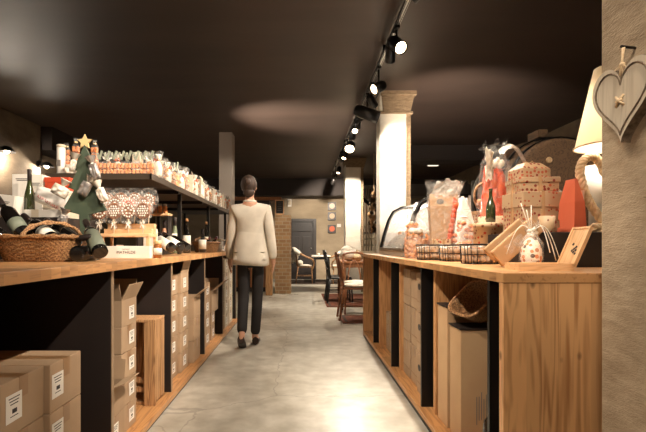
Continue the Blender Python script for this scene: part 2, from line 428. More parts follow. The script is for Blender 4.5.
# main pillar behind the counter with a moulded head
def pillar(n, x0, x1, y0, d, ztop, edge):
    g = G().b2((x0, y0, 0), (x1, y0 + d, ztop), .015)
    h = .0
    o = struct('pillar_%d' % n, g, M['pillar'])
    g = G().b2((x1 - .002, y0 + .03, 0), (x1 + edge, y0 + d, ztop), .012); obj('darker_edge', g, M['pillarbr'], o)  # darker, rougher strip along the pillar's right side
    return o
YA = 5.6
p = pillar(1, P(379.5, 0, YA).x, P(406.5, 0, YA).x, YA, .25, 3.0, .065)
xa, xb = P(379, 0, YA).x, P(412, 0, YA).x
z1 = P(0, 112, YA).z
g = G().prism([(xa + .05, z1), (xb - .02, z1), (xb + .03, 2.97), (xa + .03, 2.97)], .29, Matrix.Translation((0, YA + .125, 0)), .01)
g.b2((xa + .02, YA - .05, 2.95), (xb + .05, YA + .27, 3.0)); g.b2((xa - .01, YA - .02, z1 - .025), (xb + .01, YA + .27, z1 + .005), .006)
obj('capital', g, M['pillarbr'], p)
YB = 9.8
p = pillar(2, P(345.5, 0, YB).x, P(361, 0, YB).x, YB, .4, 3.0, .06)
xa, xb = P(346, 0, YB).x, P(364, 0, YB).x
g = G().prism([(xa, 2.78), (xb, 2.78), (xb + .06, 2.99), (xa - .04, 2.99)], .46, Matrix.Translation((0, YB + .2, 0)), .01)
obj('capital', g, M['pillarbr'], p)
# pale square column behind the left counter
YC = 7.6
M['colgrey'] = mat('grey painted column', (176, 164, 152), 0.6)
struct('pillar_left', G().b2((P(219, 0, YC).x, YC, 0), (P(232.2, 0, YC).x, YC + .29, 3.0), .008), M['colgrey'])
# grey beam and pier far right
M['beamgrey'] = mat('grey bulkhead', (96, 90, 84), 0.6)
struct('trim_3', G().b2((2.55, 10.6, 2.22), (4.3, 11.0, 2.52)), M['beamgrey'])
struct('trim_4', G().b2((1.9, 8.6, 2.72), (4.3, 9.2, 3.0)), M['soffit'])

# door in the back wall
d0, d1 = P(288, 0, 13.55).x, P(313, 0, 13.55).x
M['doorwood'] = wood('dark door timber', (20, 15, 12), (36, 27, 21), 'Z', 1.0, .12, figure=.3)
dz = P(0, 222, 13.55).z
dr = obj('door_1', G().b2((d0, 13.53, 0), (d1, 13.6, dz), .01), M['doorwood']); dr['kind'] = 'structure'
g = G().b2((d0 - .1, 13.5, 0), (d0, 13.6, dz + .1), .008).b2((d1, 13.5, 0), (d1 + .1, 13.6, dz + .1), .008).b2((d0, 13.5, dz), (d1, 13.6, dz + .1), .008)
obj('door_frame', g, M['doorwood'], dr)
g = G(); 
for q in range(2): g.b2((d0 + .08 + q * .36, 13.515, .2), (d0 + .36 + q * .36, 13.535, dz - .45), .01)
g.b2((d0 + .06, 13.51, dz - .3), (d1 - .06, 13.535, dz - .12), .01)
obj('door_panel', g, M['doorwood'], dr)
obj('door_handle', G().ball((d1 - .07, 13.49, .95), .03).cone((d1 - .07, 13.49, .95), (d1 - .07, 13.53, .95), .012), M['chrome'], dr)

# ======================================================================= lamps
TZ, TX = 2.9, .815
tr = thing('lighting_track', 'long black ceiling track running above the right counter', 'light track', (TX, 0, TZ))
g = G().b2((-.018, -1.2, 0), (.018, 11.6, .03), .003); obj('rail', g, M['blacksteel'], tr)
g = G().b2((-.006, -1.2, -.002), (.006, 11.6, .004)).b2((-.0175, -1.2, -.002), (-.0145, 11.6, .004)).b2((.0145, -1.2, -.002), (.0175, 11.6, .004)); obj('conductor_strip', g, M['chrome'], tr)
for y in (0.6, 2.6, 4.3, 6.2, 8.2, 10.2):
    obj('ceiling_hanger', G().cone((0, y, .03), (0, y, .1), .012, n=8), M['blacksteel'], tr)
WARM = (1.0, .87, .72)
def lens_mat(name, s): return mat(name, (255, 236, 210), .3, emit=(255, 222, 178), es=s)
M['lens'] = lens_mat('glowing lamp lens', 14); M['lens_soft'] = lens_mat('softly glowing lens', 2.2)
def spot(y, aim, watts, label, size=42, blend=.6, r=.045, ln=.15, drop=.11, col=WARM, lens='lens', side=0, radius=.03, name='track_spotlight', grp=None):
    base = Vector((TX, y, TZ)); piv = base + Vector((side * .0, 0, -drop)); d = (Vector(aim) - piv).normalized()
    t = thing(name, label, 'spotlight', base, 0, grp)
    obj('adapter', G().b2((-.02, -.055, -.022), (.02, .055, 0), .004), M['blacksteel'], t)
    obj('stem', G().cone((0, 0, -.02), (0, 0, -drop + .02), .01, n=8).ball((0, 0, -drop), .02, 10, 6), M['blacksteel'], t)
    R = axis_rot(d)
    h = obj('lamp_head', G().lathe([(r * .55, -ln * .55), (r * .8, -ln * .5), (r, -ln * .3), (r, ln * .5), (r * .93, ln * .5), (r * .86, ln * .42)], n=20), M['blacksteel'], t, (0, 0, -drop), R)
    obj('lens', G().lathe([(r * .86, ln * .42), (r * .8, ln * .445), (.001, ln * .46)], n=20), M[lens], h)
    ld = bpy.data.lights.new('spot_beam', 'SPOT'); ld.energy = watts; ld.spot_size = math.radians(size); ld.spot_blend = blend; ld.color = col; ld.shadow_soft_size = radius
    lo = link(bpy.data.objects.new('spot_beam', ld)); lo.parent = t; lo.location = Vector((0, 0, -drop)) + d * (ln * .56); lo.rotation_euler = (-d).to_track_quat('Z', 'Y').to_euler()
    return t
spot(.15, (-.8, 1.5, .6), 85, 'black spotlight on the track above the viewer lighting the left cartons', 60)
spot(.55, (1.15, 2.2, 1.1), 46, 'black spotlight on the track lighting the gift end of the right counter', 46)
spot(1.1, (-1.15, 2.45, 1.15), 210, 'black spotlight on the track lighting the wine basket', 46)
spot(1.7, (.1, 2.7, 0), 115, 'black spotlight on the track aimed down at the aisle floor', 60)
spot(2.1, (-1.15, 3.1, 1.4), 220, 'black spotlight on the track lighting the biscuit shelf', 44)
spot(2.45, (1.0, 2.9, 1.1), 42, 'black spotlight on the track over the wire biscuit baskets', 60)
spot(3.0, (-1.0, 4.4, 1.3), 210, 'black spotlight on the track lighting the far end of the shelf', 50)
spot(3.75, (1.35, 2.0, 1.3), 66, 'lit spotlight nearest the top of the photo, lamp face turned to the viewer', 60, drop=.14, r=.056, ln=.22)
spot(4.6, (-1.1, 3.7, 1.6), 80, 'second lit spotlight along the track, bell shaped, turned to the left', 60, drop=.2, r=.055)
spot(5.4, (2.2, 5.2, 2.1), 0.01, 'large tubular black spotlight hanging in front of the plaster pillar', 60, drop=.24, r=.075, ln=.3, lens='lens_soft')
spot(4.0, (1.14, 5.6, 1.7), 330, 'black spotlight on the track turned towards the plaster pillar', 30, .8)
spot(5.05, (2.6, 7.2, 1.0), 60, 'black spotlight on the track turned away to the right'  , 60, .9, drop=.2)
spot(1.45, (1.75, 3.1, 1.45), 60, 'added black spotlight on the track lighting the old barrel', 34, .7)  # head added to brighten the barrel
spot(2.85, (1.0, 3.2, 1.1), 46, 'added black spotlight on the track lighting the kraft gift bags', 60)  # added out of view to brighten the gift bags
spot(6.05, (-1.28, 7.6, 1.7), 110, 'added black spotlight on the track lighting the grey column', 40)  # added head that lifts the column's brightness
spot(7.7, (-.4, 9.5, .9), 110, 'added black spotlight on the track lighting the brick pier', 40)  # head put in to lighten the brick pier
spot(6.3, (.8, 6.7, .6), 90, 'added black spotlight on the track lighting the brown chairs', 50)  # added fill for the dim chairs
spot(6.9, (.9, 8.1, .8), 130, 'added black spotlight on the track lighting the brown table', 44)  # added fill for the table and its sheepskin
spot(6.6, (.3, 3.4, 0), 125, 'black spotlight on the track lighting the middle of the aisle floor', 60)
spot(7.3, (.3, 4.9, .1), 110, 'brightest lit spotlight beside the far pillar, facing the viewer', 70, drop=.22, r=.085)
spot(8.1, (-.2, 6.9, 0), 130, 'small lit spotlight just behind the brightest one, facing the viewer', 60, drop=.2)
spot(8.5, (1.85, 10.6, 1.5), 150, 'added black spotlight on the track lighting the baluster stair', 36)  # head added so that the balusters show
spot(8.75, (1.15, 9.8, 1.9), 260, 'lit spotlight shining on the far pillar', 60, drop=.12)
spot(9.4, (.2, 8.6, 0), 170, 'lit white spotlight above the three pictures, facing the viewer', 60, drop=.25)
spot(10.3, (.9, 13.5, 1.6), 420, 'second last lit spotlight, above the pictures', 60, drop=.25)
spot(11.1, (.2, 12.2, .7), 220, 'last lit spotlight at the far end of the track', 70, drop=.25)

TRACK_X = TX
TX = -.72  # second track and its heads are added fill, unseen overhead
t2 = thing('lighting_track', 'added short black ceiling track above the left counter, out over the viewer', 'light track', (TX, 0, TZ))
obj('rail', G().b2((-.018, -1.2, 0), (.018, 2.7, .03), .003), M['blacksteel'], t2)
for y in (-.6, .8, 2.2): obj('ceiling_hanger', G().cone((0, y, .03), (0, y, .1), .012, n=8), M['blacksteel'], t2)
spot(.0, (1.0, 1.5, .5), 62, 'added black spotlight on the left track lighting the larch end panel', 46)
spot(1.3, (.9, 2.3, .4), 100, 'added black spotlight on the left track lighting the nearest right bay', 54)
spot(2.4, (.9, 3.5, .4), 120, 'added black spotlight on the left track lighting the middle right bays', 56)
spot(.9, (-1.5, 2.6, 1.3), 75, 'added black spotlight on the left track lighting the white wine cartons', 36)
spot(.6, (1.2, 2.2, 1.2), 30, 'added black spotlight on the left track lighting the gift boxes', 40)
TX = TRACK_X
def bulb_light(loc, w, col=WARM, r=.03, parent=None):
    ld = bpy.data.lights.new('bulb_light', 'POINT'); ld.energy = w; ld.color = col; ld.shadow_soft_size = r
    o = link(bpy.data.objects.new('bulb_light', ld)); o.location = loc
    if parent: o.parent = parent
    return o
def wall_lamp(x, y, z, w, label):
    t = thing('wall_lamp', label, 'wall lamp', (x, y, z))
    obj('back_plate', G().cone((0, 0, 0), (.02, 0, 0), .06, n=16), M['blacksteel'], t)
    obj('arm', G().tube([(.02, 0, 0), (.08, 0, .02), (.12, 0, .0)], .01), M['blacksteel'], t)
    obj('bulb', G().ball((.14, 0, -.03), .04), M['lens'], t)
    obj('added_hood', G().lathe([(.03, .03), (.05, .025), (.115, -.05), (.112, -.05), (.045, .02)], (.14, 0, 0), 20, False), M['blacksteel'], t)  # hood added over the bulb to keep its light off the ceiling
    bulb_light((.14, 0, -.085), w, parent=t)
wall_lamp(-4.25, 6.15, 2.40, 40, 'glowing wall lamp on the plaster wall, cut by the left edge')
wall_lamp(-4.25, 7.12, 2.36, 22, 'small glowing lamp on the left plaster wall, near its corner')
tag(obj('wall_pipe', G().tube([(0, 0, 0), (0, 0, 2.9)], .035, 10), M['greypost'], None, (-4.42, 7.45, 0)), 'thin vertical pipe on the plaster wall beside the small lamp', 'pipe')
def uplight(label, loc, aim, w, size):  # added lamps that throw bright patches onto the ceiling
    t = thing('added_uplight', label, 'spotlight', loc); d = (Vector(aim) - Vector(loc) - Vector((0, 0, .09))).normalized()
    obj('foot', G().lathe([(.04, 0), (.04, .01), (.01, .014), (.01, .05)], n=16), M['blacksteel'], t)
    h = obj('lamp_head', G().lathe([(.02, -.05), (.03, -.045), (.036, -.02), (.036, .05), (.032, .05), (.03, .044)], n=18), M['blacksteel'], t, (0, 0, .09), axis_rot(d))
    obj('lens', G().lathe([(.03, .044), (.001, .046)], n=18), M['lens'], h)
    ld = bpy.data.lights.new('spot_beam', 'SPOT'); ld.energy = w; ld.spot_size = math.radians(size); ld.spot_blend = 1; ld.color = WARM; ld.shadow_soft_size = .03
    lo = link(bpy.data.objects.new('spot_beam', ld)); lo.parent = t; lo.location = Vector((0, 0, .09)) + d * .06; lo.rotation_euler = (-d).to_track_quat('Z', 'Y').to_euler()
uplight('added small black spotlight at the far end of the upper shelf, brightening the ceiling', (-1.45, 6.12, 1.5), (-.12, 6.75, 3.0), 420, 58)
uplight('added small black spotlight on the glass display case, brightening the ceiling', (1.38, 4.5, 1.461), (2.05, 6.0, 3.0), 230, 75)
t = thing('ceiling_lamp', 'small white rectangular lamp on the dark ceiling, right of the pillar', 'ceiling lamp', (3.1, 10.3, 3.0))
obj('housing', G().b2((-.14, -.07, -.05), (.14, .07, 0), .008), M['whitecard'], t)
obj('diffuser', G().b2((-.12, -.055, -.1), (.12, .055, -.05), .02), mat('lit diffuser', (255, 240, 220), .4, emit=(255, 236, 210), es=1.0), t)

W = bpy.data.worlds.new('warm ambient fill'); SC.world = W; W.use_nodes = True  # added dim warm fill, entering where the front wall is left out
bg = W.node_tree.nodes['Background']; bg.inputs['Color'].default_value = (1.0, .82, .66, 1); bg.inputs['Strength'].default_value = 0.12

# ======================================================================= left counter
LT, LS, LP = .972, .932, .055
lc = thing('sales_counter', 'long left counter with butcher block top and dark open bays full of cartons', 'counter', (0, 0, 0))
obj('worktop', G().b2((-1.75, .7, LS), (-.85, 6.02, LT), .003), M['larch_top'], lc)
obj('plinth', G().b2((-1.7, .7, .018), (-.852, 6.0, LP), .004), M['larch_pl'], lc)
obj('kick_strip', G().b2((-1.68, .72, 0), (-.862, 5.98, .018)), M['blacksteel'], lc)
obj('back_panel', G().b2((-1.70, .7, LP), (-1.67, 6.0, LS)), M['darkpanel'], lc)
M['edge'] = wood('pale panel edge', (120, 96, 74), (160, 134, 106), 'Z', 1)
for y in (1.07, 2.05, 2.99, 4.02, 4.95, 5.95):
    dv = obj('divider', G().b2((-1.67, y - .012, LP), (-.879, y + .012, LS)), M['darkpanel'], lc)
    obj('edge_strip', G().b2((-.879, y - .012, LP), (-.875, y + .012, LS)), M['edge'], dv)
# ======================================================================= right counter
RT, RS = .95, .914
RY0, RY1, RX0, RX1 = 1.566, 5.1, .72, 1.5
rc = thing('display_counter', 'long right counter in knotty larch with black panels and open bays', 'counter', (0, 0, 0))
obj('worktop', G().b2((RX0, RY0, RS), (RX1, RY1, RT), .003), M['larch_top'], rc)
obj('end_panel', G().b2((RX0 + .002, RY0 + .002, .0), (RX1, RY0 + .036, RS), .002), M['larch'], rc, label='wide larch end panel with knots')
obj('end_panel', G().b2((RX0 + .002, RY1 - .036, .0), (RX1, RY1 - .002, RS), .002), M['larch_v'], rc)
obj('plinth', G().b2((RX0, RY0 + .036, .025), (RX1, RY1 - .036, .06), .004), M['larch_pl'], rc)
obj('kick_strip', G().b2((RX0 + .003, RY0 + .036, 0), (RX1, RY1 - .036, .025)), M['blacksteel'], rc)
obj('back_panel', G().b2((RX1 - .02, RY0 + .036, .06), (RX1, RY1 - .036, RS)), M['larch_v'], rc)
for y in (1.73, 2.70, 3.59, 4.47):
    obj('black_divider', G().b2((.738, y - .01, .06), (1.48, y + .01, RS)), M['blacksteel'], rc)
for y in (2.566, 3.47, 4.38):
    obj('wooden_post', G().b2((.785, y, .06), (1.48, y + .04, RS), .003), M['larch_v'], rc)

# ======================================================================= cartons
def carton(name, label, lo, hi, group, open_=None, stick=True, body='card', labface='x', lab=(.62, .52, .36), ends=False):
    lo = Vector(lo); hi = Vector(hi); c = (lo + hi) / 2; s = hi - lo
    t = thing(name, label, 'carton', (c.x, c.y, lo.z), 0, group)
    x, y, z = s.x / 2, s.y / 2, s.z
    th = .004
    if open_:
        g = G().b2((-x, -y, 0), (x, y, th)).b2((-x, -y, th), (-x + th, y, z)).b2((x - th, -y, th), (x, y, z)).b2((-x + th, -y, th), (x - th, -y + th, z)).b2((-x + th, y - th, th), (x - th, y, z))
        obj('body', g, M[body], t)
        for side, ang in open_.items():
            fl = (y if side in 'xX' else x) * .9 if side in 'xX' else x * .6
            fl = min(fl, .16)
            if side == 'X': g = G().box((0, 0, fl / 2), (th, 2 * y, fl)); loc, rot = (x - th / 2, 0, z), (0, ang, 0)
            if side == 'x': g = G().box((0, 0, fl / 2), (th, 2 * y, fl)); loc, rot = (-x + th / 2, 0, z), (0, -ang, 0)
            if side == 'y': g = G().box((0, 0, fl / 2), (2 * x, th, fl)); loc, rot = (0, -y + th / 2, z), (ang, 0, 0)
            if side == 'Y': g = G().box((0, 0, fl / 2), (2 * x, th, fl)); loc, rot = (0, y - th / 2, z), (-ang, 0, 0)
            obj('flap', g, M[body], t, loc, rot)
    else:
        obj('body', G().b2((-x, -y, 0), (x, y, z), .004), M[body], t)
        g = G().b2((-x - .0006, -.024, z - .07), (x + .0006, .024, z + .0007)); obj('tape', g, M['tape'], t)
    if stick:
        lw, lh = s.y * lab[2], min(z * .5, s.y * lab[2] * 1.25)
        cy, cz = -y + s.y * (1 - lab[0]), z * lab[1]
        if labface == 'x':
            lb = obj('label', G().box((x + .0012, cy, cz), (.0012, lw, lh)), M['paper'], t)
            g = G()
            for q in range(3): g.box((x + .002, cy, cz + lh * (.36 - .11 * q)), (.0006, lw * (.7 - .1 * q), lh * .035))
            g.box((x + .002, cy + lw * .02, cz - lh * .12), (.0006, lw * .3, lh * .16)).box((x + .002, cy, cz - lh * .3), (.0006, lw * .5, lh * .03))
            obj('print', g, M['ink'], lb)
    return t
GB = 'brown wine cartons under the left counter'
b0, b1, b2_ = (1.39, 1.628), (1.632, 1.862), None
for lv, (z0, z1) in enumerate(((LP, .236), (.238, .42), (.422, .604))):
    w = ('bottom', 'middle', 'top')[lv]
    carton('cardboard_box', w + ' brown carton of the nearest stack at the left frame edge', (-1.29, b0[0], z0), (-.95, b0[1], z1), GB, lab=(.72, .5, .34))
    carton('cardboard_box', w + ' brown carton of the second stack, against the first dark divider bay', (-1.27, b1[0], z0), (-.93, b1[1], z1), GB, lab=(.78, .52, .34))
BB = 'second bay from the viewer under the left counter'
carton('cardboard_box', 'lower brown carton in the second left bay under the torn open one', (-1.24, 2.09, LP), (-.91, 2.275, .208), GB)
carton('cardboard_box', 'torn open brown carton low in the second left bay, front flap folded in', (-1.24, 2.09, .21), (-.91, 2.275, .36), GB, {'Y': .15, 'x': -.5, 'X': 1.2}, stick=False)
zz = [LP, .197, .338, .479, .62, .76]
for i in range(4):
    carton('cardboard_box', '%s brown carton counted from the plinth in the tall stack beside the slatted crate' % ORD[i], (-1.26, 2.285, zz[i]), (-.93, 2.49, zz[i + 1] - .002), GB, lab=(.35, .5, .34))
carton('cardboard_box', 'open topped brown carton with raised flaps crowning the stack beside the slatted crate', (-1.26, 2.285, zz[4]), (-.93, 2.49, zz[5]), GB, {'X': .45, 'x': .2, 'y': .35, 'Y': .1}, lab=(.35, .45, .34))
# slatted wooden crate standing on end
t = thing('wooden_crate', 'rough wooden wine crate standing on end beside brown cartons', 'crate', (-1.07, 2.72, LP))
g = G().b2((.10, 0, 0), (.17, .022, .515), .003); obj('front_post', g, M['oldwood'], t)
obj('front_post', G().b2((-.17, 0, 0), (-.10, .022, .515), .003), M['oldwood'], t)
for dx in (0, .09): obj('side_board', G().b2((.15, .026 + dx, .02), (.17, .096 + dx, .515), .003), M['oldwood'], t)
obj('side_board', G().b2((-.17, .026, .02), (-.15, .186, .515), .003), M['oldwood'], t)
obj('top_board', G().b2((-.17, .0, .515), (.17, .19, .533), .004), M['oldwood'], t)
obj('bottom_board', G().b2((-.147, .024, 0), (.147, .19, .018), .003), M['oldwood'], t)
obj('back_board', G().b2((-.149, .17, .02), (.149, .186, .51), .003), M['oldwood'], t)
for z in (.10, .16): obj('inner_slat', G().box((0, .03, z), (.2, .012, .03), (0, .12, 0)), M['oldwood'], t)
# stack of ten white-labelled cartons
hh = .155
for c, (y0, y1, xf, who) in enumerate(((3.17, 3.40, -.95, 'near'), (3.41, 3.64, -.93, 'far'))):
    for i in range(5):
        z0 = LP + i * hh
        carton('cardboard_box', '%s white labelled carton from the bottom in the %s column of the ten carton stack' % (ORD[i], who), (xf - .3, y0, z0), (xf, y1, z0 + hh - .003), GB,
               {'x': .1, 'X': .25, 'Y': -.2} if i == 4 and c == 1 else None, lab=(.5, .5, .36))
for i in range(3):
    carton('cardboard_box', '%s plain brown carton behind the ten carton stack' % ('bottom', 'middle', 'top')[i], (-1.2, 3.70, LP + i * .186), (-.9, 3.94, LP + i * .186 + .184), GB, {'X': .9} if i == 2 else None, stick=False)
for i in range(4):
    carton('cardboard_box', '%s slim carton from the bottom in the single column past the third divider' % ORD[i], (-1.22, 4.22, LP + i * .156), (-.92, 4.46, LP + i * .156 + .153), GB, lab=(.5, .5, .4))
for i, (z0, z1) in enumerate(((LP, .20), (.202, .345))):
    carton('cardboard_box', '%s small carton below the wide open box in the fourth bay' % ('bottom', 'upper')[i], (-1.2, 4.58, z0), (-.93, 4.76, z1), GB, lab=(.5, .5, .4))
carton('cardboard_box', 'wide open brown box set on two small cartons in the fourth bay', (-1.27, 4.52, .347), (-.915, 4.88, .58), GB, {'X': .9, 'Y': .3}, stick=False)
for c, (y0, y1) in enumerate(((5.2, 5.48), (5.5, 5.8))):
    for i in range(5):
        carton('pale_carton', '%s pale carton from the bottom in the %s stack of the last left bay' % (ORD[i], ('nearer', 'farther')[c]), (-1.2, y0, LP + i * .165), (-.9, y1, LP + i * .165 + .162), 'pale cartons in the last left bay', None, True, 'card_pale', lab=(.5, .5, .3))

# right counter bays
M['manila'] = mat('tan shipping card', (190, 152, 112), .8, col2=(200, 164, 122), scale=4)
t = thing('tall_carton', 'tall brown carton in the nearest right bay, dark basket on its top', 'carton', (1.0, 2.28, .06))
obj('body', G().b2((-.2, -.08, 0), (.2, .08, .565), .004), M['manila'], t)
g = G()
for q in range(7): g.box((-.12 + .012 * q, -.0808, .16 + .012 * (q % 3)), (.004, .0008, .14 - .02 * (q % 2)))
obj('printed_text', g, M['inkgrey'], t)
obj('dark_rim', G().b2((-.206, -.086, .565), (.206, .086, .573), .002), M['dark'], t)
t = thing('tall_carton', 'taller brown carton behind, against the wooden post of the nearest right bay', 'carton', (.99, 2.455, .06))
obj('body', G().b2((-.2, -.08, 0), (.2, .08, .65), .004), M['manila'], t)
obj('dark_rim', G().b2((-.205, -.085, .65), (.205, .085, .66), .002), M['dark'], t)
# hollow wicker basket tipped on the tall carton
def wicker(g, rx, ry, rtx, rty, h, n=40, rows=8, amp=.004, z0=0.0):
    rs = []
    for i in range(rows * 2 + 1):
        f = i / (rows * 2); ax = rx + (rtx - rx) * f ** .8; ay = ry + (rty - ry) * f ** .8; ring = []
        for k in range(n):
            a = 2 * PI * k / n
            d = amp * (1 if (k // 2 + i // 2) % 2 else -1) + (amp * .7 if i % 2 else 0)
            ca, sa = math.cos(a), math.sin(a)
            e = .55
            px = math.copysign(abs(ca) ** e, ca); py = math.copysign(abs(sa) ** e, sa)
            ring.append(Vector(((ax + d) * px, (ay + d) * py, z0 + h * f)))
        rs.append(ring)
    inner = [[Vector((p.x * .93, p.y * .93, p.z)) for p in r] for r in reversed(rs)]
    inner.append([Vector((p.x * .9, p.y * .9, z0 + .008)) for p in rs[0]])
    g.rings(rs + inner, True); return g
def oval(rx, ry, z, n=40, e=.55):
    out = []
    for k in range(n):
        a = 2 * PI * k / n; ca, sa = math.cos(a), math.sin(a)
        out.append((rx * math.copysign(abs(ca) ** e, ca), ry * math.copysign(abs(sa) ** e, sa), z))
    return out
t = thing('wicker_basket', 'dark round wicker basket tipped on top of the tall carton under the counter', 'basket', (.915, 2.27, .742), (.1, -.75, .2))
g = G(); wicker(g, .07, .07, .115, .115, .1, 32, 5, .003, -.05); obj('basket_bowl', g, M['wick_d'], t)
obj('rim', G().tube(oval(.116, .116, .05, 32), .008, 6, True), M['wick'], t)
# dark wine bottles leaning in the near bay corner
def bottle_prof(h=.3, r=.037, bord=True):
    if bord: return [(r * .8, 0), (r, .004), (r, h * .58), (r * .9, h * .63), (r * .5, h * .70), (r * .38, h * .74), (r * .36, h * .95), (r * .42, h * .955), (r * .42, h * .985), (r * .36, h)]
    return [(r * .8, 0), (r, .004), (r, h * .42), (r * .86, h * .52), (r * .6, h * .63), (r * .42, h * .74), (r * .36, h * .94), (r * .42, h * .945), (r * .42, h * .985), (r * .36, h)]
def bottle(label, loc, rot=(0, 0, 0), h=.3, r=.037, glass='bottle', lab='labelw', foil='foil', bord=True, cork=False, group=None, lz=(.16, .46), name='wine_bottle'):
    t = thing(name, label, 'bottle', loc, rot, group)
    obj('glass', G().lathe(bottle_prof(h, r, bord), n=20), M[glass], t)
    if lab:
        obj('label', G().lathe([(r + .0006, h * lz[0]), (r + .0012, h * lz[0]), (r + .0012, h * lz[1]), (r + .0006, h * lz[1])], n=20, caps=False), M[lab], t)
    if foil: obj('capsule', G().lathe([(r * .39, h * .76), (r * .42, h * .77), (r * .46, h * .985), (r * .4, h * 1.004)], n=14), M[foil], t)
    if cork: obj('cork', G().lathe([(r * .42, h * .98), (r * .44, h * 1.0), (r * .44, h * 1.07), (r * .3, h * 1.08)], n=12), M['cork'], t)
    return t
for i in range(2):
    bottle('dark wine bottle leaning in the corner of the nearest right bay, %s' % ('front one', 'behind the front one')[i], (.82 + .09 * i, 1.93 - .06 * i, .062), (0, .1, 0), .34, lab=None, foil='foil', group='bottles in the nearest right bay')
# kraft cartons with hand holes in the middle bay
GC = 'brown cartons with hand holes in the right counter'
for c, y0 in enumerate((2.78, 3.02, 3.24)):
    for i in range(3):
        z0 = .062 + i * .27
        w = ('lowest', 'middle', 'topmost')[i] + ' brown carton in the ' + ('nearest', 'central', 'farthest')[c] + ' column of the holed carton bay'
        dxx = (.0, .02, .015)[c]
        t = thing('holed_carton', w, 'carton', (.95 + dxx, y0 + .105, z0), 0, GC)
        obj('body', G().b2((-.16, -.102, 0), (.3, .102, (.264 if c != 1 or i < 2 else .25)), .004), M['card'], t)
        if c == 0: obj('hand_hole', G().lathe([(.022, 0), (.022, .002)], (-.1605, .045, .17), 16, M=Matrix.Rotation(-PI / 2, 4, 'Y'), sy=1.3), M['ink'], t)
        obj('flap', G().box((-.162, 0, .07), (.002, .198, .004), (0, .2, 0)), M['card_in'], t)
        obj('tape', G().b2((-.1608, -.02, .2), (-.16, .02, .2645 if c != 1 or i < 2 else .2505)), M['tape'], t)
# shelf rack of small tins in the last bay
t = thing('bottle_rack', 'small wooden rack standing in the far right bay', 'rack', (.93, 4.82, .06))
for q in range(4): obj('shelf', G().b2((-.1, -.1, .1 + .16 * q), (.3, .16, .115 + .16 * q)), M['larch_v'], t)
for q in (-.1, .285): obj('side', G().b2((q, -.115, 0), (q + .015, -.1, .68)), M['dark'], t); 
for q in (-.1, .285): obj('side', G().b2((q, .16, 0), (q + .015, .175, .68)), M['dark'], t)
for i in range(3):
    carton('small_carton', '%s small brown carton on the plinth before the third right post' % ORD[i], (.82, 4.02 + .0 * i, .062 + .12 * i), (1.05, 4.22, .062 + .12 * i + .117), GC, stick=False)
# ======================================================================= goods on the left counter
def basket(name, label, loc, rx, ry, rtx, rty, h, rot=0, hmat='wick', group=None, handle=None, sz=1.0):
    t = thing(name, label, 'basket', loc, rot, group)
    g = G(); wicker(g, rx, ry, rtx, rty, h, 128, 13, .0026); obj('woven_bowl', g, M[hmat], t)
    pts = oval(rtx + .004, rty + .004, h, 72)
    g = G().tube([(p[0], p[1], p[2] + .004 * math.sin(k * 1.5)) for k, p in enumerate(pts)], .008, 6, True)
    g.tube([(p[0], p[1], p[2] - .004 - .004 * math.sin(k * 1.5)) for k, p in enumerate(pts)], .007, 6, True); obj('rim', g, M[hmat], t)
    if handle:
        x0, x1, hz = handle
        pts = []
        for k in range(17):
            a = PI * k / 16; pts.append((x0 + (x1 - x0) * (1 - math.cos(a)) / 2, -rty * .75 * math.cos(a), h - .01 + hz * math.sin(a)))
        g = G().tube([(p[0], p[1], p[2] + .005 * math.sin(k * 2)) for k, p in enumerate(pts)], .008, 6)
        g.tube([(p[0] + .006, p[1], p[2] - .004 - .005 * math.sin(k * 2)) for k, p in enumerate(pts)], .007, 6); obj('handle', g, M[hmat], t)
    return t
basket('wicker_basket', 'wide wicker basket heaped with dark wine bottles at the left edge', (-1.262, 2.16, LT), .145, .115, .187, .145, .12, 0, handle=(-.04, .13, .08))
GW = 'dark wine bottles in the wide wicker basket'
bx, by, bz = -1.215, 2.16, LT
def tilt_bottle(label, base, top, h=.3, r=.036, **kw):
    d = Vector(top) - Vector(base)
    return bottle(label, base, axis_rot(d), h, r, **kw)
tb = [((-1.29, 2.12, 1.075), (-1.47, 2.2, 1.25), 'labelg', 'wine bottle in the basket propped steeply, neck at the far upper left'),
      ((-1.375, 2.10, 1.055), (-1.62, 2.2, 1.19), None, 'wine bottle lying across the left rim of the wide basket'),
      ((-1.15, 2.12, 1.05), (-1.40, 2.26, 1.19), 'labelw', 'wine bottle in the basket with its neck by the small white box'),
      ((-1.06, 2.14, 1.045), (-1.30, 2.30, 1.165), None, 'wine bottle in the basket lying under the wicker handle'),
      ((-1.12, 2.22, 1.04), (-1.36, 2.34, 1.10), 'labelw', 'wine bottle lying deep at the back of the wide basket'),
      ((-1.27, 2.06, 1.035), (-1.05, 2.12, 1.06), None, 'wine bottle lying along the front rim of the wide basket')]
tb = [((a[0] - .035, a[1], a[2] + .015), (b[0] - .035, b[1], b[2] + .02), c_, d_) for a, b, c_, d_ in tb]
for a, b, lb, l in tb: tilt_bottle(l, a, b, lab=lb, group=GW, lz=(.14, .36))
tilt_bottle('dark wine bottle lying at the left frame edge, its round base to the viewer', (-1.405, 1.93, LT + .04), (-1.55, 2.2, LT + .045), lab=None)
tilt_bottle('dark bottle with a sage green label leaning on the right rim of the wide basket', (-.95, 2.09, LT + .04), (-1.12, 2.285, LT + .205), lab='labelg', lz=(.08, .55))
tilt_bottle('dark bottle lying on the counter beneath the one with the sage label', (-1.03, 2.02, LT + .038), (-1.037, 2.4, LT + .043), lab=None)
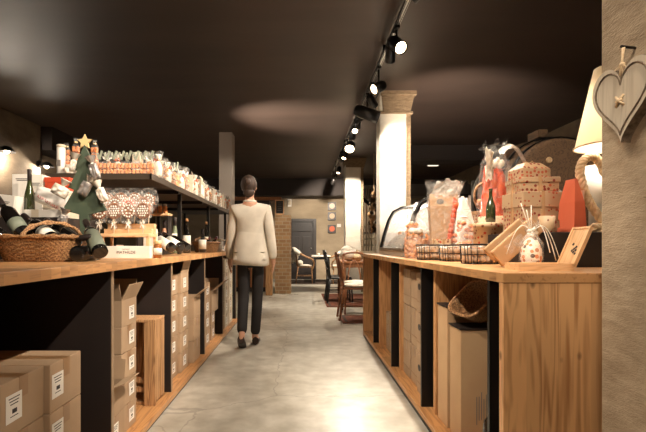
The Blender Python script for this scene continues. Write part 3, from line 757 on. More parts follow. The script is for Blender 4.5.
# riser and boxes behind the basket
tag(obj('display_riser', G().b2((-.24, 0, 0), (.22, .42, .228), .004), M['dark'], None, (-1.50, 2.37, LT)), 'dark display riser behind the wide basket, carrying white boxes', 'riser')
def print_lines(g, x0, x1, y, zs, th=.004):
    for i, z in enumerate(zs): g.box(((x0 + x1) / 2, y, z), ((x1 - x0) * (1 - .15 * (i % 2)), .001, th))
    return g
RZ = LT + .228
t = thing('wine_carton', 'large white wine carton with fine print behind the green bottle', 'carton', (-1.595, 2.63, RZ), .06)
obj('body', G().b2((-.085, -.07, 0), (.085, .07, .262), .003), M['whitecard'], t)
obj('lettering', print_lines(G(), -.065, .01, -.0705, (.235, .226)), M['ink'], t); obj('lettering', print_lines(G(), .0, .07, -.0705, (.21, .2)), M['ink'], t); obj('emblem', print_lines(G(), .005, .07, -.0705, (.152, .143), .006), M['ink'], t)
t = thing('small_carton', 'small white carton tilted in front of the large white carton', 'carton', (-1.63, 2.42, RZ), (0, .12, -.1))
obj('body', G().b2((-.075, -.035, .008), (.075, .035, .125), .003), M['whitecard'], t)
obj('lettering', print_lines(G(), -.03, .05, -.0356, (.088, .08)), M['inkgrey'], t); obj('emblem', G().box((.045, -.0356, .03), (.03, .001, .022)), M['inkgrey'], t)
bottle('slender green wine bottle standing before the large white carton', (-1.525, 2.475, RZ), (0, 0, 0), .275, .027, 'bottle_g', None, 'foil', False)
t = thing('cream_carton', 'cream carton under the orange red box on the dark riser', 'carton', (-1.43, 2.63, RZ)); obj('body', G().b2((-.075, -.06, 0), (.075, .06, .155), .003), M['card_pale'], t); obj('tape', G().b2((-.076, -.02, .1), (.076, .02, .1555)), M['tape'], t)
t = thing('red_box', 'orange red box with white trim behind the green board tree', 'box', (-1.425, 2.63, RZ + .156))
obj('body', G().b2((-.07, -.06, 0), (.07, .06, .075), .002), M['red'], t); obj('lid', G().b2((-.072, -.062, .06), (.072, .062, .09), .002), M['red'], t)
obj('trim', G().b2((-.071, -.061, .0), (.071, .061, .012), .001), M['whitecard'], t)
t = thing('flat_carton', 'flat pale carton lying at the front of the dark riser', 'carton', (-1.40, 2.43, RZ)); obj('body', G().b2((-.10, -.045, 0), (.10, .045, .042), .002), M['whitecard'], t); obj('sleeve', G().b2((-.06, -.0455, -.0001 + .0002), (-.02, .0455, .0425)), M['card_pale'], t)
def pillow(rx, ry, rz, wob=.1, seed=1.0, tw=.6):
    g = G()
    def side(sg):
        def fn(u, v):
            a, b = u * 2 - 1, v * 2 - 1
            e = max(0, (1 - a ** 4) * (1 - b ** 4)) ** .5
            n_ = 1 + wob * 4 * noise.noise(Vector((a * 2 + seed, b * 2, sg)))
            return (a * rx * (1 - .08 * b * b), sg * ry * e * n_, b * rz * (1 - .08 * a * a))
        return fn
    g.sheet(side(1), 12, 12); g.sheet(side(-1), 12, 12)
    bmesh.ops.remove_doubles(g.bm, verts=g.bm.verts, dist=.0004); return g
t = thing('paper_bag', 'crumpled white bag with red script lying on the flat carton', 'bag', (-1.40, 2.455, RZ + .062), (.15, .3, 0))
obj('pouch', pillow(.095, .03, .05), M['paper'], t, (0, 0, .05))
g = G(); rr = random.Random(3)
for q in range(9): g.tube([(-.06 + .014 * q, -.034, .04 - .004 * q), (-.054 + .014 * q, -.0345, .055 - .004 * q), (-.05 + .014 * q, -.034, .038 - .004 * q)], .0016, 5)
obj('script', g, M['inkred'], t)
# board tree with hanging gift pouches
TY = 2.335
t = thing('board_tree', 'green board Christmas tree with a pale star, hung with gift pouches', 'tree decoration', (-1.145, TY, LT))
half = [(.022, 0), (.022, .24), (.118, .262), (.05, .37), (.088, .382), (.034, .47), (.06, .478), (.0, .61)]
poly = half + [(-x, z) for x, z in reversed(half[:-1])]
obj('board', G().prism(poly, .018, None, .002), M['treegreen'], t)
hp = [(.0, 0), (.05, .0), (.05, .02), (.012, .08), (.012, .25), (.075, .27), (.03, .37), (.05, .38), (.02, .46), (.0, .57)]
obj('cross_board', G().prism([(x + .009, z) for x, z in hp], .018, Matrix.Rotation(PI / 2, 4, 'Z'), .001), M['treegreen'], t)
obj('base', G().b2((-.07, -.03, -.0), (.07, .03, .014), .002), M['treegreen'], t)
st = []
for k in range(10):
    r_ = .042 if k % 2 == 0 else .018; a = PI / 2 + k * PI / 5; st.append((r_ * math.cos(a), r_ * math.sin(a)))
obj('star', G().prism(st, .012, Matrix.Translation((0, 0, .625)), .002), M['stargold'], t)
def pouch(label, loc, w, h, col, rot=(0, 0, 0), d=.03, group='gift pouches hung on the board tree'):
    o = thing('gift_pouch', label, 'pouch', loc, rot, group)
    obj('pouch', pillow(w, d, h, .15, loc[0] * 9), M[col], o, (0, 0, -h - .015))
    obj('tie', G().tube([(-.006, 0, -.02), (0, 0, .0), (.006, 0, -.02)], .003, 6).ball((0, 0, -.018), .009, 8, 6), M['ribbonw'], o)
    obj('gathered_top', G().lathe([(.006, -.018), (.02, .006), (.03, .02)], (0, 0, 0), 10, False), M[col], o)
    return o
M['silver'] = mat('silvery foil wrap', (170, 160, 154), .25, .6, col2=(206, 198, 190), scale=30, bump=.4)
M['whitebag'] = mat('white plastic wrap', (206, 190, 166), .3, col2=(238, 230, 216), scale=22, bump=.3, vary=.12)
pouch('white crumpled pouch hanging on the left side of the board tree', (-1.235, TY - .035, LT + .40), .045, .03, 'whitebag', (0, .5, .1), .02)
pouch('silver pouch hanging high on the right of the board tree', (-1.095, TY - .035, LT + .52), .024, .045, 'silver', (0, -.3, 0), .018)
pouch('silver grey pouch hanging mid height before the board tree', (-1.105, TY - .03, LT + .42), .03, .04, 'silver', (0, .5, 0), .016)
pouch('white pouch low on the right of the board tree, beside the gingerbread', (-1.06, TY - .035, LT + .39), .024, .04, 'whitebag', (0, -.4, 0), .018)
pouch('small white pouch tucked high on the left of the board tree', (-1.185, TY - .03, LT + .54), .016, .032, 'whitebag', (0, .2, 0), .014)
pouch('small silver pouch low on the left of the board tree', (-1.235, TY - .03, LT + .25), .024, .025, 'silver', (0, .3, 0), .016)
# white sign box
t = thing('sign_box', 'long white box with dark lettering on the counter front', 'sign', (-1.03, 2.63, LT))
obj('body', G().b2((-.14, -.035, 0), (.14, .03, .072), .002), M['paper'], t)
obj('lettering', text_mesh('MATHILDE', .0235), M['ink'], t, (0, -.0358, .034), (PI / 2, 0, 0))
obj('lettering', text_mesh('BOUTIQUE', .0085), M['inkgrey'], t, (0, -.0358, .053), (PI / 2, 0, 0))
# lollipop stand
t = thing('lollipop_stand', 'pale pine stand behind the white sign box, holding gingerbread pops', 'stand', (-1.09, 2.79, LT))
obj('top_rail', G().b2((-.15, -.07, .128), (.15, .09, .150), .003), M['pine'], t)
for sx in (-1, 1):
    obj('leg', G().b2((sx * .14 - .009, -.065, 0), (sx * .14 + .009, -.047, .128), .001), M['pinez'], t)
    obj('leg', G().b2((sx * .14 - .009, .067, 0), (sx * .14 + .009, .085, .128), .001), M['pinez'], t)
    obj('foot_rail', G().b2((sx * .14 - .008, -.047, .02), (sx * .14 + .008, .067, .036)), M['pine'], t)
def make_pop(kind):
    t = thing('gingerbread_pop', 'x', 'gingerbread', (0, 0, 0))
    R_ = .052
    obj('stick', G().cone((0, 0, -.152), (0, 0, -.02), .0035, n=8), M['stick'], t)
    my = Matrix.Rotation(PI / 2, 4, 'X')
    if kind == 'star':
        pl = []
        for k in range(12):
            q = R_ * (1.05 if k % 2 == 0 else .72); a = PI / 2 + k * PI / 6; pl.append((q * math.cos(a), q * math.sin(a)))
        obj('biscuit', G().prism(pl, .012, None, .003), M['ginger'], t)
    elif kind == 'heart':
        pl = []
        for k in range(24):
            a = 2 * PI * k / 24; pl.append((.0028 * 16 * math.sin(a) ** 3, .0028 * (13 * math.cos(a) - 5 * math.cos(2 * a) - 2 * math.cos(3 * a) - math.cos(4 * a)) + .004))
        obj('biscuit', G().prism(pl, .012, None, .003), M['redpack'], t)
    else:
        obj('biscuit', G().lathe([(R_ * .9, -.006), (R_, -.003), (R_, .003), (R_ * .9, .006)], n=22, M=my), M['ginger'], t)
    g = G(); rr = random.Random(hash(kind) % 97 if False else len(kind))
    if kind == 'dots':
        for ix in range(-2, 3):
            for iz in range(-2, 3):
                if ix * ix + iz * iz < 7: g.ball((ix * .015 + .005 * (iz % 2), -.0075, iz * .014), (.0058, .003, .0058), 8, 5)
    else:
        for k in range(14):
            a = 2 * PI * k / 14; g.ball((.036 * math.cos(a), -.0075, .036 * math.sin(a)), (.006, .003, .006), 8, 5)
        for k in range(5):
            a = 2 * PI * k / 5 + .3; g.ball((.017 * math.cos(a), -.0075, .017 * math.sin(a)), (.007, .003, .0045), 8, 5)
    obj('icing', g, M['icing'], t)
    g = G(); n_ = 20; rs = []
    for q in range(7):
        f = q / 6; zz_ = -.075 + .155 * f; ww = .012 + .058 * math.sin(PI * min(1, f * .86 + .06)) ** .6; dd = .006 + .02 * math.sin(PI * f) ** .7
        rs.append([Vector((ww * math.cos(2 * PI * k / n_), dd * math.sin(2 * PI * k / n_), zz_ + .005 * math.sin(k * 3 + q))) for k in range(n_)])
    g.rings(rs, False)
    g.lathe([(.008, -.078), (.022, -.1), (.018, -.112)], n=10, caps=False, sy=.4); obj('wrapper', g, M['filmthin'], t)
    g = G().ball((0, -.004, -.077), (.012, .008, .006), 8, 6)
    for sx in (-1, 1): g.tube([(0, -.008, -.077), (sx * .014, -.012, -.068), (sx * .02, -.012, -.08), (sx * .002, -.009, -.079)], .003, 5); g.tube([(0, -.008, -.079), (sx * .008, -.012, -.096), (sx * .013, -.012, -.112)], .0028, 5)
    obj('bow', g, M['ribbonw'], t)
    return t
protos = {k: make_pop(k) for k in ('dots', 'ring', 'star', 'heart')}
used = set()
GP = 'gingerbread pops on the pine stand'
def place_pop(kind, loc, rz, label):
    pr = protos[kind]
    if kind not in used: used.add(kind); o = pr; o.location = loc; o.rotation_euler = (0, 0, rz)
    else: o = dup(pr, loc, (0, 0, rz))
    o['label'] = label; o['group'] = GP
SZ = LT + .15
rows = [(2.745, ['ring', 'dots', 'star', 'dots'], -1.255, .09, .150 + .0), (2.79, ['dots', 'ring', 'heart', 'dots'], -1.265, .088, .19), (2.835, ['ring', 'dots', 'ring', 'star'], -1.25, .09, .225)]
rn = ('front', 'middle', 'back')
kn = {'dots': 'round gingerbread pop with white icing dots', 'ring': 'round gingerbread pop with an icing ring', 'star': 'star shaped gingerbread pop', 'heart': 'red heart shaped gingerbread pop'}
for ri, (y, ks, x0, dx, z) in enumerate(rows):
    for i, k in enumerate(ks):
        place_pop(k, (x0 + dx * i, y, LT + .15 + .152 - .012 + (z - .15)), random.uniform(-.2, .2), '%s, %s from left in the %s row' % (kn[k], ORD[i], rn[ri]))
        if z > .15:   # longer stick below
            pass
# the taller rows stand on stepped pine blocks
tag(obj('pine_step', G().b2((-.15, -.018, 0), (.15, .018, .03), .002), M['pine'], None, (-1.09, 2.792, LT + .15)), 'low pine step under the middle row of gingerbread pops', 'step')
tag(obj('pine_step', G().b2((-.15, -.02, 0), (.15, .02, .065), .002), M['pine'], None, (-1.09, 2.844, LT + .15)), 'higher pine step under the back row of gingerbread pops', 'step')
# white pedestal jar and cards under the stand
t = thing('ceramic_jar', 'small white banded jar standing under the pine stand', 'jar', (-1.15, 2.80, LT)); obj('pot', G().lathe([(.018, 0), (.024, .01), (.024, .07), (.02, .08)], n=16), M['whitecard'], t); obj('band', G().lathe([(.0245, .03), (.0255, .03), (.0255, .05), (.0245, .05)], n=16, caps=False), M['card_in'], t)
# biscuit clusters left of the stand
for i, (x, z) in enumerate(((-1.27, .265), (-1.24, .21))):
    pass
# white carton, bottle rest, lying bottles
t = thing('small_carton', 'small white carton right behind the pine stand', 'carton', (-1.04, 3.05, LT)); obj('body', G().b2((-.04, -.03, 0), (.04, .03, .19), .002), M['whitecard'], t); obj('lettering', print_lines(G(), -.02, .03, -.0305, (.15, .142)), M['inkgrey'], t)
t = thing('glass_jar', 'small preserve jar with a white label beside the sign box', 'jar', (-.862, 2.655, LT)); obj('jar', G().lathe([(.02, 0), (.023, .006), (.023, .075), (.018, .085)], n=16), mat('amber preserve', (150, 92, 48), .15), t); obj('lid', G().lathe([(.021, .085), (.022, .087), (.022, .102), (.018, .104)], n=16), M['stargold'], t); obj('label', G().lathe([(.0235, .02), (.0245, .02), (.0245, .06), (.0235, .06)], n=16, caps=False), M['labelw'], t)
tag(obj('bottle_rest', G().b2((-.03, -.26, 0), (.03, .26, .085), .003), M['dark'], None, (-1.12, 3.49, LT), (0, 0, .05)), 'dark low bar carrying the necks of the lying wine bottles', 'rest')
for i, (x, y, lb) in enumerate(((-.93, 3.20, 'labelw'), (-.91, 3.36, 'labelw'), (-.905, 3.53, None))):
    tilt_bottle('dark wine bottle lying aslant on the dark bar, %s from the sign' % ORD[i], (x, y, LT + .052), (x - .236, y + .13, LT + .175), lab=lb, lz=(.12, .5), group='dark wine bottles lying aslant on the dark bar')
# standing bottles behind
M['rose'] = mat('pale rose glass', (190, 140, 110), .1, spec=.8)
M['clearglass'] = mat('pale green glass', (120, 130, 104), .1, spec=.8)
for x, y, gl, lb, ck, h, l in ((-1.235, 3.98, 'rose', 'labelw', False, .3, 'pale rose bottle standing behind the lying bottles'),
                               (-1.15, 4.02, 'clearglass', 'labelw', False, .33, 'pale green bottle standing beside the black shelf post'),
                               (-1.10, 4.25, 'bottle', 'labelw', True, .31, 'corked dark bottle with a large white label behind the small wicker basket'),
                               (-1.0, 4.48, 'bottle', 'labelw', False, .24, 'short dark bottle with a white label beside the corked one'),
                               (-1.04, 4.85, 'bottle', 'labelw', True, .31, 'corked bottle standing behind the handled wicker basket')):
    bottle(l, (x, y, LT), h=h, glass=gl, lab=lb, foil=None if ck else 'foil', cork=ck, lz=(.15, .55), bord=False)
basket('wicker_basket', 'small handled wicker basket of bottles near the far end of the counter', (-1.0, 4.66, LT), .10, .09, .135, .115, .105, 0, hmat='wick_d', handle=(-.12, .02, .06))
for i in range(3):
    tilt_bottle('dark bottle in the small handled basket, %s from the left' % ORD[i], (-1.04 + .05 * i, 4.62, LT + .03), (-1.06 + .075 * i, 4.76, LT + .16), h=.2, r=.028, lab='labelw', foil='foilred', group='bottles in the small handled basket')
for i in range(2):
    t = thing('white_jar', 'white lidded jar behind the handled basket, %s one' % ('nearer', 'farther')[i], 'jar', (-.99 + .035 * i, 5.05 + .13 * i, LT), 0); obj('jar', G().lathe([(.03, 0), (.034, .006), (.034, .12), (.03, .13)], n=16), M['whitecard'], t); obj('lid', G().lathe([(.035, .13), (.035, .15), (.03, .152)], n=16), M['card_pale'], t)
# upturned wine glasses at the far end
M['glass'] = film('clear glass', (250, 246, 240), .7, .05)
def wine_glass(label, loc, group):
    t = thing('wine_glass', label, 'glass', loc, 0, group)
    obj('bowl', G().lathe([(.032, 0), (.038, .04), (.03, .075), (.006, .09)], n=16, caps=False), M['glass'], t)
    obj('stem', G().cone((0, 0, .088), (0, 0, .135), .004, n=8), M['glass'], t)
    obj('foot', G().lathe([(.006, .135), (.034, .14), (.034, .143), (.004, .145)], n=16), M['ribbonw'], t)
k = 0
for iy in range(4):
    for ix in range(2):
        wine_glass('upturned wine glass, %s in the %s row at the counter end' % (('left one', 'right one')[ix], ORD[iy]), (-.99 + .085 * ix, 5.40 + .1 * iy, LT), 'upturned wine glasses at the far counter end'); k += 1
# small rack with little jars further back
t = thing('spice_rack', 'small pine rack of little jars far back under the upper shelf', 'rack', (-1.22, 3.72, LT))
obj('board', G().b2((-.16, -.06, .325), (.12, .06, .345), .002), M['pine'], t)
for sx in (-.15, .10): obj('leg', G().b2((sx, -.05, 0), (sx + .014, .05, .325)), M['dark'], t)
for i in range(6):
    q = thing('small_jar', 'little amber jar with a white lid on the pine rack, %s from the left' % ORD[i], 'jar', (-1.35 + .042 * i, 3.70, LT + .345), 0, 'little jars on the pine rack')
    obj('jar', G().lathe([(.016, 0), (.018, .004), (.018, .055), (.014, .06)], n=12), M['orange'], q); obj('lid', G().lathe([(.016, .06), (.016, .076), (.012, .078)], n=12), M['whitecard'], q)

# ======================================================================= upper shelf and its bags
SB = 1.5
sh = thing('overhead_shelf', 'dark open shelf on black posts above the left counter, full of biscuit bags', 'shelf', (0, 0, 0))
obj('board', G().b2((-1.62, 2.79, SB - .02), (-.945, 6.2, SB), .002), M['darkpanel'], sh)
g = G().b2((-.957, 2.785, SB - .034), (-.944, 6.2, SB + .004)); g.b2((-1.62, 2.785, SB - .034), (-.944, 2.797, SB + .004)); obj('edge_angle', g, mat('worn dark steel', (84, 72, 60), .4, .5), sh)
for y in (3.45, 4.3, 5.1): obj('cross_rail', G().b2((-1.6, y, SB - .05), (-.96, y + .03, SB - .02)), M['blacksteel'], sh)
for y in (3.74, 4.9, 6.0):
    for x in (-1.58, -1.03): obj('post', G().b2((x - .015, y - .015, LT), (x + .015, y + .015, SB - .02)), M['blacksteel'], sh)
def bag_macaron():
    t = thing('macaroon_bag', 'x', 'biscuit bag', (0, 0, 0))
    g = G()
    for lv in range(2):
        for c in range(2):
            g.lathe([(.006, -.008), (.0105, -.007), (.0105, .007), (.006, .008)], (-.011 + .022 * c, 0, .02 + .041 * lv), 10, M=Matrix.Rotation(0, 4, 'X'), sx=.95)
            g.box((-.011 + .022 * c, -.002, .019 + .041 * lv), (.019, .03, .035), None, .006)
    obj('macaroons', g, M['orange'], t)
    obj('wrapper', G().rings([[Vector((sx * w, sy * d, z)) for sx, sy in ((-1, -1), (1, -1), (1, 1), (-1, 1))] for w, d, z in ((.0235, .02, .001), (.0235, .02, .085), (.006, .006, .105), (.02, .008, .14))], False, smooth=False), M['filmthin'], t)
    g = G().ball((0, 0, .106), (.009, .009, .006), 8, 5)
    g.prism([(-.004, 0), (.008, 0), (.026, .05), (.012, .055)], .003, Matrix.Translation((0, -.006, .105))); g.prism([(-.012, 0), (.0, 0), (-.008, .045), (-.022, .04)], .003, Matrix.Translation((0, -.002, .105)))
    obj('ribbon', g, M['ribbong'], t); return t
def bag_white():
    t = thing('biscuit_bag', 'x', 'biscuit bag', (0, 0, 0))
    obj('sack', G().lathe([(.024, 0), (.03, .02), (.032, .06), (.022, .095), (.008, .11), (.02, .14), (.024, .15)], n=14, sy=.8), M['whitebag'], t)
    g = G().tube([(.009 * math.cos(2 * PI * k / 10), .008 * math.sin(2 * PI * k / 10), .11) for k in range(10)], .004, 5, True)
    g.tube([(0, -.01, .11), (-.015, -.02, .125), (-.018, -.02, .11), (0, -.01, .11)], .003, 5).tube([(0, -.01, .11), (.015, -.02, .125), (.018, -.02, .11), (0, -.01, .11)], .003, 5)
    obj('ribbon', g, M['ribbono'], t); return t
def bag_clear():
    t = thing('biscuit_bag', 'x', 'biscuit bag', (0, 0, 0)); rr = random.Random(5)
    g = G()
    for k in range(12): g.ball((rr.uniform(-.02, .02), rr.uniform(-.015, .015), .012 + .0075 * k), (.014, .012, .009), 8, 5)
    obj('biscuits', g, M['biscuit'], t)
    obj('wrapper', G().lathe([(.028, 0), (.031, .03), (.03, .08), (.008, .112), (.022, .15), (.028, .165)], n=12, caps=False, sy=.85), M['film'], t)
    g = G().ball((0, 0, .112), (.011, .011, .006), 8, 5)
    for sx in (-1, 1): g.prism([(0, 0), (sx * .03, .012), (sx * .032, .03)], .003, Matrix.Translation((0, -.008, .11)))
    obj('bow', g, M['ribbonw'], t); return t
def box_kraft():
    t = thing('biscuit_box', 'x', 'biscuit box', (0, 0, 0))
    obj('body', G().b2((-.026, -.026, 0), (.026, .026, .14), .002), M['card_pale'], t)
    obj('label', G().b2((-.02, -.0275, .03), (.02, -.0262, .1)), M['paper'], t)
    obj('side_label', G().b2((.0262, -.02, .03), (.0275, .02, .1)), M['kraft'], t)
    obj('flap', G().box((0, -.02, .15), (.052, .003, .03), (-.5, 0, 0)), M['card_pale'], t); return t
kinds = [('macaroon bag', bag_macaron()), ('white tied sack', bag_white()), ('clear biscuit bag', bag_clear()), ('pale biscuit box', box_kraft())]
first = {}
def place_bag(ki, loc, rz, label, group, s=1.0):
    o = kinds[ki][1]
    if ki in first: o = dup(o, loc, (0, 0, rz), scale=(s, s, s))
    else: first[ki] = 1; o.location = loc; o.rotation_euler = (0, 0, rz); o.scale = (s, s, s)
    o['label'] = label; o['group'] = group
rr = random.Random(21)
GM = 'macaroon bags along the near edge of the upper shelf'
for i in range(8):
    place_bag(0, (-1.30 + .047 * i, 2.845, SB), rr.uniform(-.12, .12), '%s macaroon bag from the left along the near shelf edge' % ORD[i], GM)
for i in range(6):
    place_bag((2, 1, 0, 3, 2, 1, 2)[i], (-1.285 + .066 * i, 2.935, SB), rr.uniform(-.1, .1), '%s %s from the left, right behind the near row of macaroon bags' % (ORD[i], kinds[(2, 1, 0, 3, 2, 1, 2)[i]][0]), 'bags behind the near macaroon row', 1.02)
GF = 'bags along the aisle edge of the upper shelf'
seq = [0, 2, 2, 1, 2, 0, 2, 1, 2, 2, 3, 2, 1, 2, 3, 3, 2, 2, 1, 2, 2, 3, 2, 1, 2, 2, 1, 2, 3, 2, 1, 2, 2, 1, 2, 2]
y = 3.0
for i in range(35):
    k = seq[i]
    place_bag(k, (-.985 + rr.uniform(-.006, .006), y, SB), PI / 2 + rr.uniform(-.4, .4), '%s, number %s from the near corner along the aisle edge of the shelf' % (kinds[k][0], ordn(i)), GF, rr.uniform(1.05, 1.3))
    y += .089
y = 3.04
for i in range(30):
    k = rr.choice([1, 2, 2, 3, 0])
    place_bag(k, (-1.065 + rr.uniform(-.006, .006), y, SB), PI / 2 + rr.uniform(-.4, .4), '%s, number %s from the near end in the second row of the shelf' % (kinds[k][0], ordn(i)), 'bags in the second row of the upper shelf', rr.uniform(1.1, 1.35))
    y += .105
# tall amber bags and canister at the left end of the shelf
t = thing('canister', 'tall white canister at the left end of the upper shelf', 'canister', (-1.562, 2.868, SB)); obj('body', G().lathe([(.024, 0), (.026, .004), (.026, .18), (.024, .184)], n=18), M['whitecard'], t); obj('print', G().b2((-.012, -.0275, .06), (.012, -.0265, .1)), M['inkgrey'], t); obj('lid', G().lathe([(.027, .184), (.027, .2), (.02, .204)], n=18), M['card_pale'], t)
M['amber'] = mat('amber sweets', (196, 112, 62), .3, col2=(228, 160, 110), scale=50)
for i in range(4):
    hs_ = (.215, .245, .205, .235, .2)[i]
    t = thing('sweet_bag', 'tall amber sweet bag behind the tree, %s from the canister' % ORD[i], 'sweet bag', (-1.555 + .062 * i, 2.925, SB), rr.uniform(-.35, .35), 'tall amber sweet bags on the left of the shelf')
    g = G()
    for k in range(5):
        for c in range(2): g.box((-.011 + .022 * c, rr.uniform(-.003, .003), .02 + hs_ * .17 * k), (.018, .028, hs_ * .15), (0, rr.uniform(-.1, .1), 0), .006)
    obj('sweets', g, M['amber'], t); obj('wrapper', G().lathe([(.024, 0), (.027, hs_ * .5), (.022, hs_ * .88), (.008, hs_ * .95), (.018, hs_ * 1.06)], n=12, caps=False, sy=.8), M['filmthin'], t); obj('seal', G().lathe([(.01, hs_ * .93), (.011, hs_ * .95), (.01, hs_ * .97)], n=10), M['stargold'], t)
t = thing('paper_pouch', 'white crumpled paper pouch lying below the canister on the shelf', 'pouch', (-1.46, 2.835, SB), (0, 0, .1)); obj('pouch', pillow(.06, .03, .035, .2, 4), M['whitebag'], t, (0, 0, .036)); obj('seal', G().box((.06, 0, .04), (.012, .004, .06)), M['silver'], t)
# ======================================================================= goods on the right counter
# open wooden box with a printed lid
t = thing('wooden_box', 'small wooden box at the counter corner, lid open to the right', 'box', (.955, 1.765, RT))
g = G().b2((-.108, -.055, 0), (.108, .06, .006)).b2((-.108, -.055, .006), (.108, -.047, .028)).b2((-.108, .052, .006), (.108, .06, .028)).b2((-.108, -.047, .006), (-.1, .052, .028)).b2((.1, -.047, .006), (.108, .052, .028))
obj('tray', g, M['pine'], t)
ld = obj('lid', G().b2((-.005, -.055, 0), (.004, .06, .17), .001), M['pinez'], t, (.112, 0, .014), (0, .42, 0))
g = G().b2((-.01, -.055, .0), (-.005, -.047, .17)).b2((-.01, .052, 0), (-.005, .06, .17)).b2((-.01, -.047, .162), (-.005, .052, .17)); obj('lid_lip', g, M['pinez'], ld)
g = G()
for i in range(3):
    for j in range(3):
        if (i + j) % 4 != 3: g.box((-.0056, -.006 + (i - 1) * .013 + (j - 1) * .004, .075 + (j - 1) * .014 + (i - 1) * .006), (.001, .010, .010), (.5, 0, 0))
obj('printed_emblem', g, M['ink'], ld)
# riser behind
tag(obj('display_riser', G().b2((-.17, 0, 0), (.25, .5, .158), .004), M['dark'], None, (1.22, 1.97, RT)), 'dark riser at the end of the right counter under the gift boxes', 'riser')
QZ = RT + .158
def tie_bag(name, label, cat, loc, content, cm, rb, h, top, rot=0, fm='film', rbm='ribbonw', flare=.06):
    t = thing(name, label, cat, loc, rot)
    obj('contents', content, M[cm] if isinstance(cm, str) else cm, t)
    n_ = 20
    def ring(r, z, w): return [Vector((r * (1 + w * math.sin(k * 2.5 + z * 60)) * math.cos(2 * PI * k / n_), r * (1 + w * math.sin(k * 2.5 + z * 60)) * math.sin(2 * PI * k / n_), z + w * .05 * math.sin(k * 1.9))) for k in range(n_)]
    rs = [ring(rb * .95, .002, 0), ring(rb * 1.04, h * .3, .03), ring(rb, h * .7, .05), ring(rb * .55, h * .92, .1), ring(.012, h, .2), ring(flare * .6, h + top * .5, .25), ring(flare, h + top, .3)]
    obj('cellophane', G().rings(rs, False), M[fm], t)
    g = G().ball((0, 0, h), (.015, .015, .009), 10, 6)
    return t, g
# painted egg tied in cellophane
t, g = tie_bag('painted_egg', 'egg with floral print tied in cellophane, curled ribbons, beside the open box', 'egg', (.985, 1.88, RT),
               G().lathe([(.02, .0), (.034, .012), (.043, .045), (.040, .085), (.026, .118), (.006, .134)], n=24), 'eggprint', .047, .15, .05, flare=.035)
for a, ln in ((.2, .13), (-.5, .12), (2.6, .1), (1.0, .15), (-1.2, .09)):
    pts = []
    for k in range(12):
        f = k / 11; r_ = .11 * f; pts.append((r_ * math.cos(a), r_ * math.sin(a) * .6 - .01, .15 + .05 * math.sin(PI * f) - ln * .9 * f * f))
    g.tube(pts, .0035, 6, flat=.4)
for sx, hh_ in ((-.02, .10), (-.045, .13), (.0, .12)): g.tube([(0, 0, .15), (sx * .5, 0, .15 + hh_ * .5), (sx, .0, .15 + hh_)], .003, 6, flat=.4)
for q in range(5): g.ball((.016 * math.cos(q * 1.26), -.008, .152 + .012 * math.sin(q * 1.26)), (.011, .006, .008), 8, 6)
obj('curled_ribbon', g, M['ribbonw'], t)
# wire baskets
def wire_basket(label, loc, rx, ry, h, seed, rot=0):
    t = thing('wire_basket', label, 'basket', loc, rot, 'wire baskets of wrapped biscuits')
    g = G()
    for z, s in ((.003, .93), (h * .5, .97)): g.tube(oval(rx * s, ry * s, z, 40, .4), .0025, 5, True)
    for k in range(14):
        a = 2 * PI * k / 14 + .1; ca, sa = math.cos(a), math.sin(a)
        px, py = math.copysign(abs(ca) ** .4, ca), math.copysign(abs(sa) ** .4, sa)
        g.tube([(rx * .93 * px, ry * .93 * py, .003), (rx * px, ry * py, h)], .0022, 5)
    for k in range(-3, 4): g.tube([(k * rx * .25, -ry * .9, .003), (k * rx * .25, ry * .9, .003)], .0018, 4)
    obj('wires', g, M['wire'], t)
    obj('rim', G().tube(oval(rx, ry, h, 40, .4), .006, 6, True), M['wire'], t)
    rr = random.Random(seed); g = G(); g2 = G(); nx = 5
    for lv in range(2):
        for ix in range(nx):
            for iy in range(2):
                c = (rx * .7 * (ix / (nx - 1) * 2 - 1), ry * .45 * (iy * 2 - 1), .026 + lv * .034)
                g.ball(c, (rx * .21, ry * .38, .02), 12, 7, .25, rr.random() * 9)
                g2.ball(c, (rx * .24, ry * .43, .023), 12, 7, .5, rr.random() * 9)
    obj('biscuits', g, M['kraft'], t); obj('wrapping', g2, M['film'], t)
    g3 = G(); g3.sheet(lambda u, v: ((u * 2 - 1) * rx * .96, (v * 2 - 1) * ry * .96, h * .82 + .018 * noise.noise(Vector((u * 4 + seed, v * 4, 0))) + .014 * (1 - (u * 2 - 1) ** 2)), 18, 12)
    obj('tissue_cover', g3, M['filmwhite'], t)
    return t
wire_basket('wire basket of wrapped biscuits nearest the open wooden box', (.945, 2.33, RT), .088, .07, .102, 3)
wire_basket('wire basket of wrapped biscuits in the middle of the counter', (.945, 2.70, RT), .085, .075, .1, 5)
wire_basket('farther wire basket of wrapped biscuits beside the orange gift bag', (.885, 2.95, RT), .1, .08, .10, 8)
# printed tin with a green bottle on it
tag(obj('round_tin', G().lathe([(.078, 0), (.08, .004), (.08, .2), (.083, .2), (.083, .224), (.078, .228)], n=28), M['floral'], None, (1.09, 2.56, RT)), 'round floral tin behind the nearest wire basket', 'tin')
bottle('small dark green bottle standing on the round floral tin', (1.105, 2.56, RT + .228), h=.2, r=.027, glass='bottle_g', lab=None, foil=None, bord=False)
